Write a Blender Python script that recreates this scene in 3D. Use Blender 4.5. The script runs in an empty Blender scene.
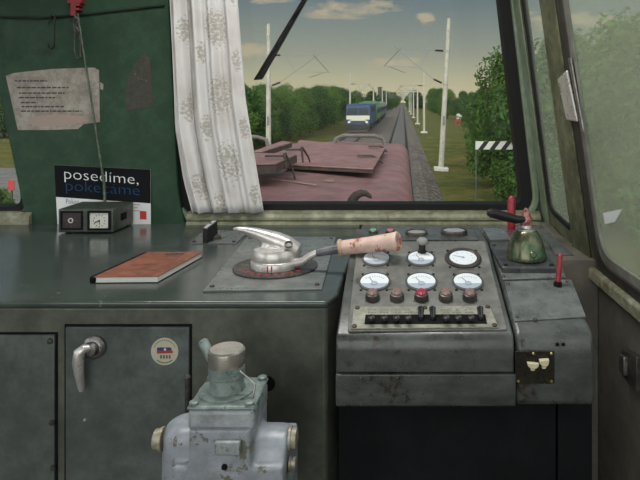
import bpy, bmesh, math, random
from mathutils import Vector, Matrix, noise
SC = bpy.context.scene
COL = SC.collection
R = random.Random(7)
PI = math.pi
F = 600.0                     # focal length in pixels of the 640x480 frame
VX, VY = 403.0, 100.0         # vanishing point of the level, straight-ahead direction
ZC = 1.285                    # eye height above the cab floor

def V(*a): return Vector(a)
def U(px, py, Y): return V((px-VX)/F*Y, Y, ZC+(VY-py)/F*Y)
def Uz(px, py, z):            # on a level plane at height z
    Y = (z-ZC)*F/(VY-py)
    return U(px, py, Y)

# ------------------------------------------------------------------ materials
def nodes(m):
    m.use_nodes = True
    nt = m.node_tree
    nt.nodes.clear()
    return nt
def N(nt, t, **kw):
    n = nt.nodes.new(t)
    for k, v in kw.items():
        if k == 'inp':
            for kk, vv in v.items(): n.inputs[kk].default_value = vv
        else: setattr(n, k, v)
    return n
def ramp(nt, fac, stops, interp='LINEAR'):
    r = nt.nodes.new('ShaderNodeValToRGB')
    r.color_ramp.interpolation = interp
    el = r.color_ramp.elements
    while len(el) < len(stops): el.new(0.5)
    for e, (p, c) in zip(el, stops):
        e.position = p
        e.color = (c[0], c[1], c[2], 1) if hasattr(c, '__len__') else (c, c, c, 1)
    nt.links.new(fac, r.inputs[0])
    return r.outputs[0]
def mixc(nt, fac, a, b, mode='MIX'):
    m = nt.nodes.new('ShaderNodeMix'); m.data_type = 'RGBA'; m.blend_type = mode
    for sock, v in ((m.inputs[0], fac), (m.inputs[6], a), (m.inputs[7], b)):
        if hasattr(v, 'links') or hasattr(v, 'is_linked'): nt.links.new(v, sock)
        elif hasattr(v, '__len__'): sock.default_value = (v[0], v[1], v[2], 1)
        else: sock.default_value = v
    return m.outputs[2]
def tex(nt, scale, detail=5, rough=0.6, stretch=None, kind='noise', off=0.0, out=0):
    tc = N(nt, 'ShaderNodeTexCoord')
    mp = N(nt, 'ShaderNodeMapping')
    if stretch: mp.inputs['Scale'].default_value = stretch
    mp.inputs['Location'].default_value = (off, off*0.7, off*1.3)
    nt.links.new(tc.outputs['Object'], mp.inputs[0])
    if kind == 'noise':
        t = N(nt, 'ShaderNodeTexNoise', inp={'Scale': scale, 'Detail': detail, 'Roughness': rough})
    elif kind == 'voronoi':
        t = N(nt, 'ShaderNodeTexVoronoi', inp={'Scale': scale})
    nt.links.new(mp.outputs[0], t.inputs['Vector'])
    return t.outputs[out]
MATS = {}
def paint(name, c, c2=None, chips=None, rough=0.5, metal=0.0, s1=6, s2=40, bump=0.15, chipth=0.66, spec=0.5,
          stretch=None, rvar=0.15, chip_s=14, mixlo=0.38, mixhi=0.62, grimy=.75):
    """worn paint: base colour, large dirty clouds in c2, small sharp chips"""
    if name in MATS: return MATS[name]
    m = bpy.data.materials.new(name); nt = nodes(m)
    o = N(nt, 'ShaderNodeOutputMaterial'); b = N(nt, 'ShaderNodeBsdfPrincipled')
    nt.links.new(b.outputs[0], o.inputs[0])
    c2 = c2 or [x*0.75 for x in c]
    f = ramp(nt, tex(nt, s1, 6, 0.65, stretch), [(mixlo, 0), (mixhi, 1)])
    col = mixc(nt, f, c, c2)
    fine = tex(nt, s2, 4, 0.7, off=3.1)
    grime = tex(nt, s1*3.1, 8, 0.72, stretch, off=6.7)
    col = mixc(nt, ramp(nt, grime, [(0.46, 0), (0.64, grimy)]), col, [x*0.6 for x in c2])
    col = mixc(nt, ramp(nt, grime, [(0.30, .35*grimy), (0.45, 0)]), col, [min(1, x*1.6) for x in c])
    col = mixc(nt, ramp(nt, fine, [(0.4, 0), (0.7, 0.5)]), col, [x*0.75 for x in c2])
    if chips:
        f2 = ramp(nt, tex(nt, chip_s, 5, 0.75, off=9.3), [(chipth, 0), (chipth+0.03, 1)])
        col = mixc(nt, f2, col, chips)
    nt.links.new(col, b.inputs['Base Color'])
    rr = N(nt, 'ShaderNodeMapRange', inp={1: 0.3, 2: 0.7, 3: max(0.03, rough-rvar), 4: min(1, rough+rvar)})
    nt.links.new(tex(nt, s1*2.2, 5, 0.7, off=5.5), rr.inputs[0])
    nt.links.new(rr.outputs[0], b.inputs['Roughness'])
    b.inputs['Metallic'].default_value = metal
    b.inputs['Specular IOR Level'].default_value = spec
    if bump:
        bp = N(nt, 'ShaderNodeBump', inp={'Strength': bump, 'Distance': 0.002})
        nt.links.new(fine, bp.inputs['Height'])
        nt.links.new(bp.outputs[0], b.inputs['Normal'])
    MATS[name] = m
    return m
def plain(name, c, rough=0.5, metal=0.0, spec=0.5, var=0.12, s=30, trans=0.0, emit=None, coat=0):
    if name in MATS: return MATS[name]
    m = bpy.data.materials.new(name); nt = nodes(m)
    o = N(nt, 'ShaderNodeOutputMaterial'); b = N(nt, 'ShaderNodeBsdfPrincipled')
    nt.links.new(b.outputs[0], o.inputs[0])
    col = mixc(nt, tex(nt, s, 4, 0.6), [min(1, x*(1+var)) for x in c], [x*(1-var) for x in c])
    nt.links.new(col, b.inputs['Base Color'])
    b.inputs['Roughness'].default_value = rough; b.inputs['Metallic'].default_value = metal
    b.inputs['Specular IOR Level'].default_value = spec
    b.inputs['Coat Weight'].default_value = coat
    MATS[name] = m
    return m
def glass(name, haze=0.0, hazecol=(0.6, 0.65, 0.6), gloss=0.06, s=3.0, lo=0.4, hi=0.7, haze2=None):
    """thin pane: clear transmission, a faint mirror, and a film of dirt that scatters light"""
    if name in MATS: return MATS[name]
    m = bpy.data.materials.new(name); nt = nodes(m)
    o = N(nt, 'ShaderNodeOutputMaterial')
    tr = N(nt, 'ShaderNodeBsdfTransparent'); gl = N(nt, 'ShaderNodeBsdfGlossy', inp={'Roughness': 0.05})
    mx = N(nt, 'ShaderNodeMixShader', inp={0: gloss})
    nt.links.new(tr.outputs[0], mx.inputs[1]); nt.links.new(gl.outputs[0], mx.inputs[2])
    last = mx.outputs[0]
    if haze:
        tl = N(nt, 'ShaderNodeBsdfTranslucent', inp={0: (*hazecol, 1)})
        df = N(nt, 'ShaderNodeBsdfDiffuse', inp={0: (*hazecol, 1)})
        ad = N(nt, 'ShaderNodeMixShader', inp={0: 0.35})
        nt.links.new(tl.outputs[0], ad.inputs[1]); nt.links.new(df.outputs[0], ad.inputs[2])
        f = ramp(nt, tex(nt, s, 6, 0.65), [(lo, haze), (hi, haze2 or haze*1.4)])
        m2 = N(nt, 'ShaderNodeMixShader')
        nt.links.new(f, m2.inputs[0]); nt.links.new(last, m2.inputs[1]); nt.links.new(ad.outputs[0], m2.inputs[2])
        last = m2.outputs[0]
    nt.links.new(last, o.inputs[0])
    MATS[name] = m
    return m

# ------------------------------------------------------------------ mesh building
class MB:
    """collects shapes (world coordinates) for ONE mesh object"""
    def __init__(s): s.bm = bmesh.new()
    def box(s, x0, x1, y0, y1, z0, z1, M=None):
        r = bmesh.ops.create_cube(s.bm, size=1)
        for v in r['verts']:
            v.co = V(x0+(v.co.x+.5)*(x1-x0), y0+(v.co.y+.5)*(y1-y0), z0+(v.co.z+.5)*(z1-z0))
            if M: v.co = M @ v.co
        return s
    def hexa(s, bot, top):
        """eight corners: two rings of four"""
        vb = [s.bm.verts.new(p) for p in bot]; vt = [s.bm.verts.new(p) for p in top]
        s.bm.faces.new(vb[::-1]); s.bm.faces.new(vt)
        for i in range(4): s.bm.faces.new((vb[i], vb[(i+1) % 4], vt[(i+1) % 4], vt[i]))
        return s
    def tube(s, pts, rad, n=10, caps=True):
        pts = [Vector(p) for p in pts]
        if not hasattr(rad, '__len__'): rad = [rad]*len(pts)
        rings = []; up = None
        for i, p in enumerate(pts):
            d = (pts[min(i+1, len(pts)-1)]-pts[max(i-1, 0)]).normalized()
            if up is None: up = V(0, 0, 1) if abs(d.z) < 0.9 else V(0, 1, 0)
            a = d.cross(up).normalized(); b = a.cross(d).normalized(); up = b
            rings.append([s.bm.verts.new(p+rad[i]*(math.cos(2*PI*k/n)*a+math.sin(2*PI*k/n)*b)) for k in range(n)])
        for r0, r1 in zip(rings, rings[1:]):
            for k in range(n): s.bm.faces.new((r0[k], r0[(k+1) % n], r1[(k+1) % n], r1[k]))
        if caps:
            s.bm.faces.new(rings[0][::-1]); s.bm.faces.new(rings[-1])
        return s
    def lathe(s, prof, M=None, n=24):
        """prof: (radius, height) from bottom to top about local z"""
        M = M or Matrix()
        rings = []
        for r, h in prof:
            if r < 1e-6: rings.append([s.bm.verts.new(M @ V(0, 0, h))])
            else: rings.append([s.bm.verts.new(M @ V(r*math.cos(2*PI*k/n), r*math.sin(2*PI*k/n), h)) for k in range(n)])
        for a, b in zip(rings, rings[1:]):
            for k in range(n):
                k2 = (k+1) % n
                if len(a) == 1 and len(b) > 1: s.bm.faces.new((a[0], b[k2], b[k]))
                elif len(b) == 1 and len(a) > 1: s.bm.faces.new((a[k], a[k2], b[0]))
                elif len(a) > 1: s.bm.faces.new((a[k], a[k2], b[k2], b[k]))
        if len(rings[0]) > 1: s.bm.faces.new(rings[0][::-1])
        if len(rings[-1]) > 1: s.bm.faces.new(rings[-1])
        return s
    def prism(s, poly, fn, t0, t1):
        """polygon (u,v) extruded from w=t0 to t1 through the map fn(u,v,w)"""
        a = [s.bm.verts.new(fn(u, v, t0)) for u, v in poly]; b = [s.bm.verts.new(fn(u, v, t1)) for u, v in poly]
        s.bm.faces.new(a[::-1]); s.bm.faces.new(b)
        n = len(poly)
        for i in range(n): s.bm.faces.new((a[i], a[(i+1) % n], b[(i+1) % n], b[i]))
        return s
    def ring(s, outer, inner, fn, t0, t1):
        """closed frame between two loops of the same length"""
        n = len(outer)
        q = [[s.bm.verts.new(fn(u, v, t)) for u, v in lp] for lp, t in ((outer, t0), (inner, t0), (inner, t1), (outer, t1))]
        for j in range(4):
            for i in range(n):
                i2 = (i+1) % n; A, B = q[j], q[(j+1) % 4]
                s.bm.faces.new((A[i], A[i2], B[i2], B[i]))
        return s
    def sheet(s, loops, fn, t0, t1):
        """flat plate with holes: loops[0] outer, the rest holes"""
        cu = bpy.data.curves.new('tmp', 'CURVE'); cu.dimensions = '2D'; cu.fill_mode = 'BOTH'; cu.extrude = 0.5
        for lp in loops:
            sp = cu.splines.new('POLY'); sp.points.add(len(lp)-1); sp.use_cyclic_u = True
            for p, (u, v) in zip(sp.points, lp): p.co = (u, v, 0, 1)
        s._curve(cu, lambda c: fn(c.x, c.y, t0+(c.z+.5)*(t1-t0)))
        return s
    def text(s, body, size, fn, t0, t1, align='LEFT', shear=0, space=1.0, thin=0):
        cu = bpy.data.curves.new('tmp', 'FONT'); cu.body = body; cu.size = size; cu.align_x = align
        cu.shear = shear; cu.space_character = space; cu.resolution_u = 3; cu.offset = -thin; cu.extrude = 0.5
        s._curve(cu, lambda c: fn(c.x, c.y, t0+(c.z+.5)*(t1-t0)))
        return s
    def _curve(s, cu, f):
        ob = bpy.data.objects.new('tmp', cu); COL.objects.link(ob)
        dg = bpy.context.evaluated_depsgraph_get(); dg.update()
        me = bpy.data.meshes.new_from_object(ob.evaluated_get(dg))
        b2 = bmesh.new(); b2.from_mesh(me)
        bmesh.ops.remove_doubles(b2, verts=b2.verts, dist=1e-5)
        for v in b2.verts: v.co = f(v.co)
        b2.to_mesh(me); b2.free(); s.bm.from_mesh(me)
        bpy.data.meshes.remove(me); bpy.data.objects.remove(ob); bpy.data.curves.remove(cu)
    def ico(s, c, r, sub=2, sc=(1, 1, 1), lump=0, freq=2):
        rr = bmesh.ops.create_icosphere(s.bm, subdivisions=sub, radius=1)
        for v in rr['verts']:
            d = v.co.copy()
            k = 1+lump*noise.noise(d*freq+Vector(c)*3.3)
            v.co = V(c[0]+d.x*r*sc[0]*k, c[1]+d.y*r*sc[1]*k, c[2]+d.z*r*sc[2]*k)
        return s
    def build(s, name, mat, parent=None, loc=None, bev=0, seg=2, smooth=35, keep=False):
        bmesh.ops.recalc_face_normals(s.bm, faces=s.bm.faces[:])
        me = bpy.data.meshes.new(name)
        o = bpy.data.objects.new(name, me)
        base = V(0, 0, 0)
        if parent is not None:
            o.parent = parent
            base = wloc(parent)
        if loc is not None:
            o.location = Vector(loc)-base; base = Vector(loc)
        if not keep:
            for v in s.bm.verts: v.co -= base
        s.bm.to_mesh(me); s.bm.free()
        me.materials.append(mat)
        if smooth:
            for p in me.polygons: p.use_smooth = True
            me.set_sharp_from_angle(angle=math.radians(smooth))
        COL.objects.link(o)
        if bev:
            b = o.modifiers.new('bevel', 'BEVEL'); b.width = bev; b.segments = seg; b.limit_method = 'ANGLE'
            b.angle_limit = math.radians(35); b.harden_normals = False
        return o
def wloc(o):
    l = V(0, 0, 0)
    while o is not None: l += o.location; o = o.parent
    return l
def tag(o, label, cat, group=None):
    o['label'] = label; o['category'] = cat
    if group: o['group'] = group
    return o
def thing(name, label, cat, loc, group=None):
    o = bpy.data.objects.new(name, None); o.empty_display_size = 0.05
    COL.objects.link(o); o.location = Vector(loc)
    return tag(o, label, cat, group)
def struct(o):
    o['kind'] = 'structure'; return o
def copy_tree(o, parent=None):
    c = o.copy(); COL.objects.link(c)
    if parent is not None: c.parent = parent
    for ch in [x for x in bpy.data.objects if x.parent == o]: copy_tree(ch, c)
    return c
def rpoly(pts, rad, n=6):
    """polygon with rounded corners; rad may be a list"""
    out = []; m = len(pts)
    if not hasattr(rad, '__len__'): rad = [rad]*m
    for i in range(m):
        p = Vector(pts[i]); a = Vector(pts[i-1]); b = Vector(pts[(i+1) % m])
        r = rad[i]
        if r <= 0: out.append(tuple(p)); continue
        da = (a-p).normalized(); db = (b-p).normalized()
        ang = da.angle(db); t = r/math.tan(ang/2)
        t = min(t, (a-p).length*.49, (b-p).length*.49)
        p0 = p+da*t; p1 = p+db*t
        for k in range(n+1):
            s = k/n
            out.append(tuple((1-s)**2*p0+2*s*(1-s)*p+s*s*p1))
    return out
def offset(lp, d):
    """offset a closed loop inward by d (d<0 outward)"""
    n = len(lp); area = sum(lp[i][0]*lp[(i+1) % n][1]-lp[(i+1) % n][0]*lp[i][1] for i in range(n))
    sg = 1 if area > 0 else -1
    out = []
    for i in range(n):
        p = Vector(lp[i]); a = Vector(lp[i-1]); b = Vector(lp[(i+1) % n])
        d1 = (p-a).normalized(); d2 = (b-p).normalized()
        n1 = V(-d1.y, d1.x)*sg; n2 = V(-d2.y, d2.x)*sg
        nn = (n1+n2)
        nn = nn/max(0.3, nn.length_squared/2) if nn.length > 1e-6 else n1
        out.append((p.x+nn.x*d, p.y+nn.y*d))
    return out
def circ(cx, cy, r, n=28, ry=None): return [(cx+r*math.cos(2*PI*k/n), cy+(ry or r)*math.sin(2*PI*k/n)) for k in range(n)]
def frame(o, ex, ez):
    """matrix with local x=ex, local z=ez at o"""
    ez = Vector(ez).normalized(); ex = Vector(ex); ex = (ex-ez*ex.dot(ez)).normalized(); ey = ez.cross(ex)
    M = Matrix((ex, ey, ez)).transposed().to_4x4(); M.translation = Vector(o)
    return M
# ------------------------------------------------------------------ cab materials
DESK = 0.90
M_desk = paint('desk_lacquer', (.066, .080, .073), (.043, .054, .048), rough=.2, s1=4, bump=.012, rvar=.07, spec=.6, chips=(.13, .15, .14), chipth=.66, chip_s=30, grimy=.4)
M_cab = paint('cabinet_paint', (.125, .130, .104), (.066, .071, .056), chips=(.05, .15, .09), rough=.42, s1=4, chipth=.655, chip_s=9)
M_door = paint('door_paint', (.105, .124, .120), (.066, .076, .070), rough=.45, s1=4, bump=.08)
M_pan = paint('panel_paint', (.20, .205, .19), (.125, .125, .112), chips=(.06, .055, .05), rough=.4, s1=8, bump=.12, chipth=.64)
M_con = paint('console_paint', (.088, .096, .092), (.050, .054, .049), chips=(.030, .024, .018), rough=.33, s1=6, bump=.12, chipth=.60, chip_s=11, stretch=(1, 1, 2.0))
M_con2 = paint('console_top_paint', (.16, .175, .172), (.095, .103, .10), chips=(.05, .045, .04), rough=.3, s1=8, bump=.1, chipth=.66)
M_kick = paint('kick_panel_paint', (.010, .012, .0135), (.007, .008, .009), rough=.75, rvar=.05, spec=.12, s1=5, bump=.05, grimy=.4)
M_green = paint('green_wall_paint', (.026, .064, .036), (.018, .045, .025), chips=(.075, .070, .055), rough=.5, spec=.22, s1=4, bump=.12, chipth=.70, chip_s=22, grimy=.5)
M_rim = paint('pale_green_paint', (.30, .30, .20), (.15, .155, .09), chips=(.10, .07, .04), rough=.5, s1=12, bump=.15, chipth=.62)
M_pil = paint('pillar_paint', (.20, .25, .175), (.145, .18, .12), chips=(.22, .20, .13), rough=.5, spec=.3, s1=8, bump=.15, chipth=.68, grimy=.5)
M_oliv = paint('mullion_paint', (.14, .15, .085), (.065, .066, .038), chips=(.15, .09, .045), rough=.5, spec=.3, s1=9, bump=.2, chipth=.64)
M_wall = paint('wall_paint', (.165, .152, .122), (.11, .10, .08), chips=(.05, .04, .03), rough=.55, s1=4, bump=.1, chipth=.72, grimy=.5)
M_rail = paint('sill_rail_paint', (.30, .31, .22), (.13, .12, .07), chips=(.10, .055, .03), rough=.55, s1=16, bump=.3, chipth=.60)
M_ceil = paint('ceiling_paint', (.30, .31, .27), (.24, .25, .21), rough=.6, s1=3)
M_floor = paint('floor_lino', (.06, .055, .05), (.04, .036, .032), rough=.6, s1=8)
M_rub = plain('rubber', (.010, .010, .010), .65, spec=.2)
M_rubb = paint('old_rubber', (.030, .023, .017), (.015, .012, .010), chips=(.10, .09, .07), rough=.55, chipth=.7, s1=12)
M_black = plain('black_plastic', (.010, .010, .011), .38, spec=.3)
M_gap = plain('dark_gap', (.008, .008, .009), .8, spec=.1)
M_alu = paint('cast_aluminium', (.66, .64, .61), (.50, .48, .46), rough=.30, rvar=.06, metal=.55, s1=14, bump=.03, grimy=.25)
M_steel = paint('worn_steel', (.40, .39, .37), (.22, .21, .20), rough=.38, metal=.9, s1=20, bump=.1)
M_dsteel = paint('dark_steel', (.12, .11, .10), (.06, .055, .05), rough=.45, metal=.6, s1=20, bump=.1)
M_paper = paint('old_paper', (.34, .325, .29), (.26, .23, .20), rough=.8, s1=12, spec=.2, bump=.05)
M_ink = plain('ink', (.03, .028, .03), .7)
M_white = plain('white_print', (.60, .62, .62), .5, var=.04)
M_blk = plain('black_print', (.005, .006, .008), .7, spec=.1, var=.04)
M_blue = plain('blue_print', (.008, .045, .11), .6, spec=.15, var=.04)
M_red = plain('red_print', (.42, .035, .03), .5, var=.04)
M_redl = paint('red_enamel', (.33, .022, .035), (.24, .018, .028), rough=.3, s1=20, bump=.03)
M_dial = plain('dial_white', (.72, .77, .80), .25, var=.03, coat=.5)
M_dialg = plain('dial_grey', (.38, .43, .50), .25, var=.03, coat=.5)

# ------------------------------------------------------------------ shell maps
YF = 1.90
def fw(u, v, w): return V(u, YF+w, v)
def fpx(px, py, Y=YF): p = U(px, py, Y); return (p.x, p.z)
ZS = 0.867
def rw(u, v, w): return V(.45+.05*(1.9-u)-.14*max(0, v-ZS)+w, u, v)
def rpx(px, py, off=0.0):
    a = (px-VX)/F; b = (VY-py)/F
    Y = (.4865+off)/(a+.05+.14*b)
    if ZC+b*Y < ZS: Y = (.545+off)/(a+.05)
    return (Y, ZC+b*Y)
ZT = 2.05
# floor and ceiling
struct(MB().box(-1.85, .62, -1.3, 1.95, -.05, 0).build('floor', M_floor))
struct(MB().box(-1.9, .6, -.45, 1.96, ZT, ZT+.05).build('ceiling', M_ceil))
# left wall with a window
lw = lambda u, v, w: V(-1.85-w, u, v)
LH = rpoly([(-.2, .93), (1.72, .93), (1.72, 1.75), (-.2, 1.75)], .08)
struct(MB().sheet([[(-1.3, -.05), (1.95, -.05), (1.95, ZT), (-1.3, ZT)], LH], lw, 0, .05).build('wall_left', M_wall))
w5 = struct(MB().ring(offset(LH, -.02), offset(LH, .03), lw, -.012, .055).build('window_5', M_rub))
M_glass = glass('clear_glass', .008, (.6, .6, .55), gloss=.004)
MB().sheet([offset(LH, .01)], lw, .02, .024).build('pane', M_glass, w5)
# front wall: openings
WS = rpoly([fpx(164, -95), fpx(186.5, 211), fpx(530, 211), fpx(495, -95)], [.05, .05, .055, .05])
LWN = rpoly([fpx(-33, -90), fpx(29, 210), fpx(-150, 210), fpx(-165, -90)], [.05, .05, .05, .05])
xr = lambda z: rw(1.9, z, 0).x
zb = .86
outer = [(-1.85, -.02), (xr(.5), -.02), (xr(.8), ZS), (xr(ZT), ZT), (-1.85, ZT)]
struct(MB().sheet([outer, WS, LWN], fw, 0, .05).build('wall_front', M_pil))
# windscreen gasket and pane
w2 = struct(MB().ring(offset(WS, -.012), offset(WS, .022), fw, -.006, .056).build('window_2', M_rub))
MB().sheet([offset(WS, .01)], fw, .022, .026).build('pane', glass('windscreen_glass', .006, (.6, .58, .52), gloss=.003, s=5, lo=.3, hi=.8), w2)
w1 = struct(MB().ring(offset(LWN, -.008), offset(LWN, .012), fw, -.006, .056).build('window_1', M_rub))
MB().sheet([offset(LWN, .005)], fw, .022, .026).build('pane', M_glass, w1)
# pale green rim round the windscreen, ledge under it
rim_o = offset(WS, -.033)
struct(MB().ring(rim_o, offset(WS, -.012), fw, -.022, .0).build('trim_1', M_pil, bev=.005))
lx0, lx1 = U(187, 220, 1.86).x, .425
struct(MB().prism([(1.9, DESK-.0), (1.9, .937), (1.872, .937), (1.858, .931), (1.852, .922), (1.852, .914), (1.858, .911), (1.852, .907), (1.850, DESK)],
       lambda u, v, w: V(w, u, v), lx0, lx1).build('trim_2', M_rim, smooth=30))
struct(MB().prism([(1.9, DESK), (1.9, .935), (1.868, .935), (1.856, .925), (1.852, DESK)],
       lambda u, v, w: V(w, u, v), -1.84, U(30, 220, 1.86).x).build('trim_3', M_rail, smooth=30))
# dark green panel between the two front windows
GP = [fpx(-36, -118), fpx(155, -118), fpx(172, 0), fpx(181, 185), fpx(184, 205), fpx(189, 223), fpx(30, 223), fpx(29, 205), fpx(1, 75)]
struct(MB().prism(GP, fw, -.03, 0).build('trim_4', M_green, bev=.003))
YP = 1.87                                       # face of the green panel
gf = lambda u, v, w: V(u, YP-w, v)
gpx = lambda px, py: fpx(px, py, YP)

# right wall
BIG = rpoly([(1.45, ZC-.405), (.30, ZC-.405), (.30, 1.80), (1.45, 1.80)], [.11, .08, .06, .06], 8)
VENT = rpoly([(1.805, ZC-.330), (1.615, ZC-.350), (1.605, 1.80), (1.775, 1.80)], [.04, .03, .03, .03], 5)
struct(MB().sheet([[(-1.3, ZS), (1.9, ZS), (1.9, ZT), (-1.3, ZT)], BIG, VENT], rw, 0, .012).build('wall_right', M_oliv))
struct(MB().sheet([[(-1.3, -.05), (1.9, -.05), (1.9, ZS), (-1.3, ZS)]], rw, .004, .06).build('baseboard_right', M_wall))
w4 = struct(MB().ring(offset(BIG, -.02), offset(BIG, .022), rw, -.006, .014).build('window_4', M_rubb, bev=.004))
M_dirty = glass('dirty_glass', .22, (.50, .53, .41), gloss=.006, s=2.5, lo=.3, hi=.7, haze2=.36)
MB().sheet([offset(BIG, .01)], rw, .006, .010).build('pane', M_dirty, w4)
MB().ring(offset(BIG, .020), offset(BIG, .044), rw, -.002, .005).build('inner_frame', paint('grey_frame', (.20, .20, .17), (.12, .12, .10), rough=.5), w4)
w3 = struct(MB().ring(offset(VENT, -.008), offset(VENT, .006), rw, -.003, .014).build('window_3', M_rub, bev=.003))
MB().sheet([offset(VENT, .003)], rw, .004, .008).build('pane', glass('vent_glass', .14, (.52, .55, .44), gloss=.006, s=2.5, lo=.3, hi=.75, haze2=.24), w3)
# mullion post, front post and bottom rail
def rstrip(name, loop, t, mat, bev=.003, parent=None):
    return MB().prism(loop, rw, -t, 0.0).build(name, mat, parent, bev=bev)
struct(rstrip('trim_5', [(1.605, ZS-.02), (1.482, ZS+.02), (1.480, ZT-.02), (1.595, ZT-.02)], .006, M_oliv))
struct(rstrip('trim_6', [(1.895, ZS), (1.825, ZS+.0), (1.795, ZT-.02), (1.885, ZT-.02)], .006, M_pil))
struct(rstrip('trim_7', [(1.48, ZS+.012), (1.48, ZS-.020), (-.6, ZS-.052), (-.6, ZS-.018)], .020, M_rail, bev=.006))
struct(rstrip('trim_8', [(1.835, ZS+.045), (1.60, ZS+.018), (1.60, ZS-.015), (1.835, ZS+.01)], .028, paint('sill_grey', (.19, .185, .15), (.13, .12, .09), chips=(.06, .05, .03), rough=.5, s1=12, chipth=.68), bev=.005))
struct(MB().prism([(.338, 1.46), (.474, 1.46), (.456, 1.848), (.428, 1.848), (.428, 1.50), (.338, 1.50)], lambda u, v, w: V(u, v, w), .0, .895).build('trim_10', M_wall))
# long seam strip on the lower right wall, latch bracket
struct(MB().tube([rw(1.535, .862, .002), rw(1.52, .80, .002), rw(1.545, .70, .002), rw(1.57, .60, .002)], .003, 6).build('trim_9', M_gap))
t = thing('wall_latch', 'dark rusty metal latch bracket on the lower right wall', 'latch', rw(*rpx(632, 370), 0))
pa = [rpx(627, 349), rpx(642, 357), rpx(642, 392), rpx(627, 375)]
MB().prism(pa, rw, -.012, .004).build('latch_plate', M_dsteel, t, bev=.002)
pb = [rpx(629, 354), rpx(634, 357), rpx(634, 376), rpx(629, 372)]
MB().prism(pb, rw, -.022, -.012).build('latch_bolt', M_steel, t, bev=.002)
# bright aluminium sliding-pane grip on the mullion
hs = MB()
hs.prism([rpx(*p, -.010) for p in ((567.5, 58), (570, 58), (583, 132), (581, 132))], rw, -.010, -.006)
hs.build('window_handle', M_steel, w4, bev=.001)
grip = MB()
grip.prism([rpx(*p, -.014) for p in ((557, 79), (566, 70), (576.5, 122), (566, 120))], rw, -.014, -.007)
grip.build('handle_grip', M_alu, [o for o in bpy.data.objects if o.name == 'window_handle'][0], bev=.004, seg=3)
# small white patch on the dirty pane
sc = [rpx(603, 213, .004), rpx(622, 209, .004), rpx(615, 222, .004), rpx(605, 224, .004)]
tag(MB().prism(sc, rw, .0035, .0055).build('pale_patch', M_white, loc=rw(sc[0][0], sc[0][1], .004)),
    'small white patch on the hazy side window', 'paper')

# ------------------------------------------------------------------ desk with cupboards
dk = thing('desk_cabinet', 'long grey-green metal cabinet under the driver desk, with two cupboard doors', 'cabinet', (-.9, 1.15, 0))
YD = 1.152
MB().prism([(-1.84, YD), (-.147, YD), (-.130, YD+.045), (-.130, 1.88), (-1.84, 1.88)], lambda u, v, w: V(u, v, w), 0, DESK-.012).build('cabinet_body', M_cab, dk, bev=.006)
def dpx(px, py): return fpx(px, py, YD)
df = lambda u, v, w: V(u, YD-w, v)
wt = MB().prism([(-1.84, YD-.006), (-.146, YD-.006), (-.129, YD+.041), (-.129, 1.888), (-1.84, 1.888)], lambda u, v, w: V(u, v, w), DESK-.014, DESK)
tag(wt.build('worktop', M_desk, bev=.005, seg=3, loc=(-.9, 1.15, DESK-.014)), 'dark glossy grey-green metal worktop on the long desk cabinet', 'worktop')
def door(px0, px1, py0, name='door'):
    lp = [dpx(px0, py0), dpx(px1, py0), (dpx(px1, py0)[0], .12), (dpx(px0, py0)[0], .12)]
    g = MB().prism(offset(lp, -.004), df, 0, .0015).build('door_gap', M_gap, dk)
    return MB().prism(lp, df, 0, .006).build(name, M_door, dk, bev=.002)
d1 = door(-170, 56, 334); d2 = door(67, 190, 326)
for (px, py) in ((52, 340), (54, 421), (55, 466)):
    u, v = dpx(px, py)
    MB().lathe([(.006, 0), (.005, .003), (0, .004)], frame((u, YD-.006, v), (1, 0, 0), (0, -1, 0)), 10).build('screw', M_dsteel, d1)
u, v = dpx(86.5, 418)
MB().lathe([(.0028, 0), (.002, .003), (0, .004)], frame((u, YD-.006, v), (1, 0, 0), (0, -1, 0)), 10).build('rivet', M_alu, d2)
# door handle: rosette and hanging lever
u, v = dpx(97, 345)
FM = frame((u, YD-.006, v), (1, 0, 0), (0, -1, 0))
hb = MB().lathe([(.0215, 0), (.0215, .008), (.018, .012), (.014, .013), (.012, .011), (.010, .020), (0, .022)], FM, 28).build('handle', M_steel, d2)
hl = MB()
c = V(u, YD-.03, v)
hl.tube([c+V(-.002, .008, .004), c+V(-.010, .003, .004), c+V(-.018, .001, -.002), c+V(-.0205, .001, -.020), c+V(-.0195, .002, -.042), c+V(-.017, .004, -.066), c+V(-.016, .004, -.076)],
        [.006, .0085, .0105, .0105, .0085, .0065, .004], 14)
hl2 = hl.build('handle_lever', M_alu, dk)
hl2.parent = d2
# cable hole and green paint chips stay in the paint; plugged hole
u, v = dpx(267.5, 383.5)
MB().lathe([(.0145, 0), (.0145, .002), (.0115, .0022), (.0115, .0008), (0, .0008)], frame((u, YD, v), (1, 0, 0), (0, -1, 0)), 22).build('cable_hole', M_gap, dk)
# round sticker
u, v = dpx(166, 350)
st = thing('sticker', 'round cream sticker with a red and blue emblem on the cupboard door', 'sticker', (u, YD-.006, v))
sf = lambda a, b, w: V(u+a, YD-.006-w, v+b)
MB().prism(circ(0, 0, .0262, 32), sf, 0, .0008).build('backing', plain('sticker_cream', (.46, .43, .33), .6), st)
MB().prism([(-.0145, .007), (-.007, .008), (0, .0075), (.008, .008), (.014, .0065), (.012, .002), (-.0145, .001)], sf, .0008, .0012).build('emblem', plain('emblem_blue', (.03, .035, .13), .6), st, smooth=0)
MB().prism([(-.0145, .0015), (.015, .0025), (.016, -.003), (-.0145, -.004)], sf, .0008, .0013).build('emblem', plain('emblem_red', (.32, .03, .03), .6), st, smooth=0)
MB().prism(circ(.001, .004, .0023, 12), sf, .0013, .0016).build('emblem', M_white, st)
bm = MB()
for k in range(4): bm.prism([(-.0085+k*.0055, -.007), (-.005+k*.0055, -.007), (-.005+k*.0055, -.0135), (-.0085+k*.0055, -.0135)], sf, .0008, .0012)
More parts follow.
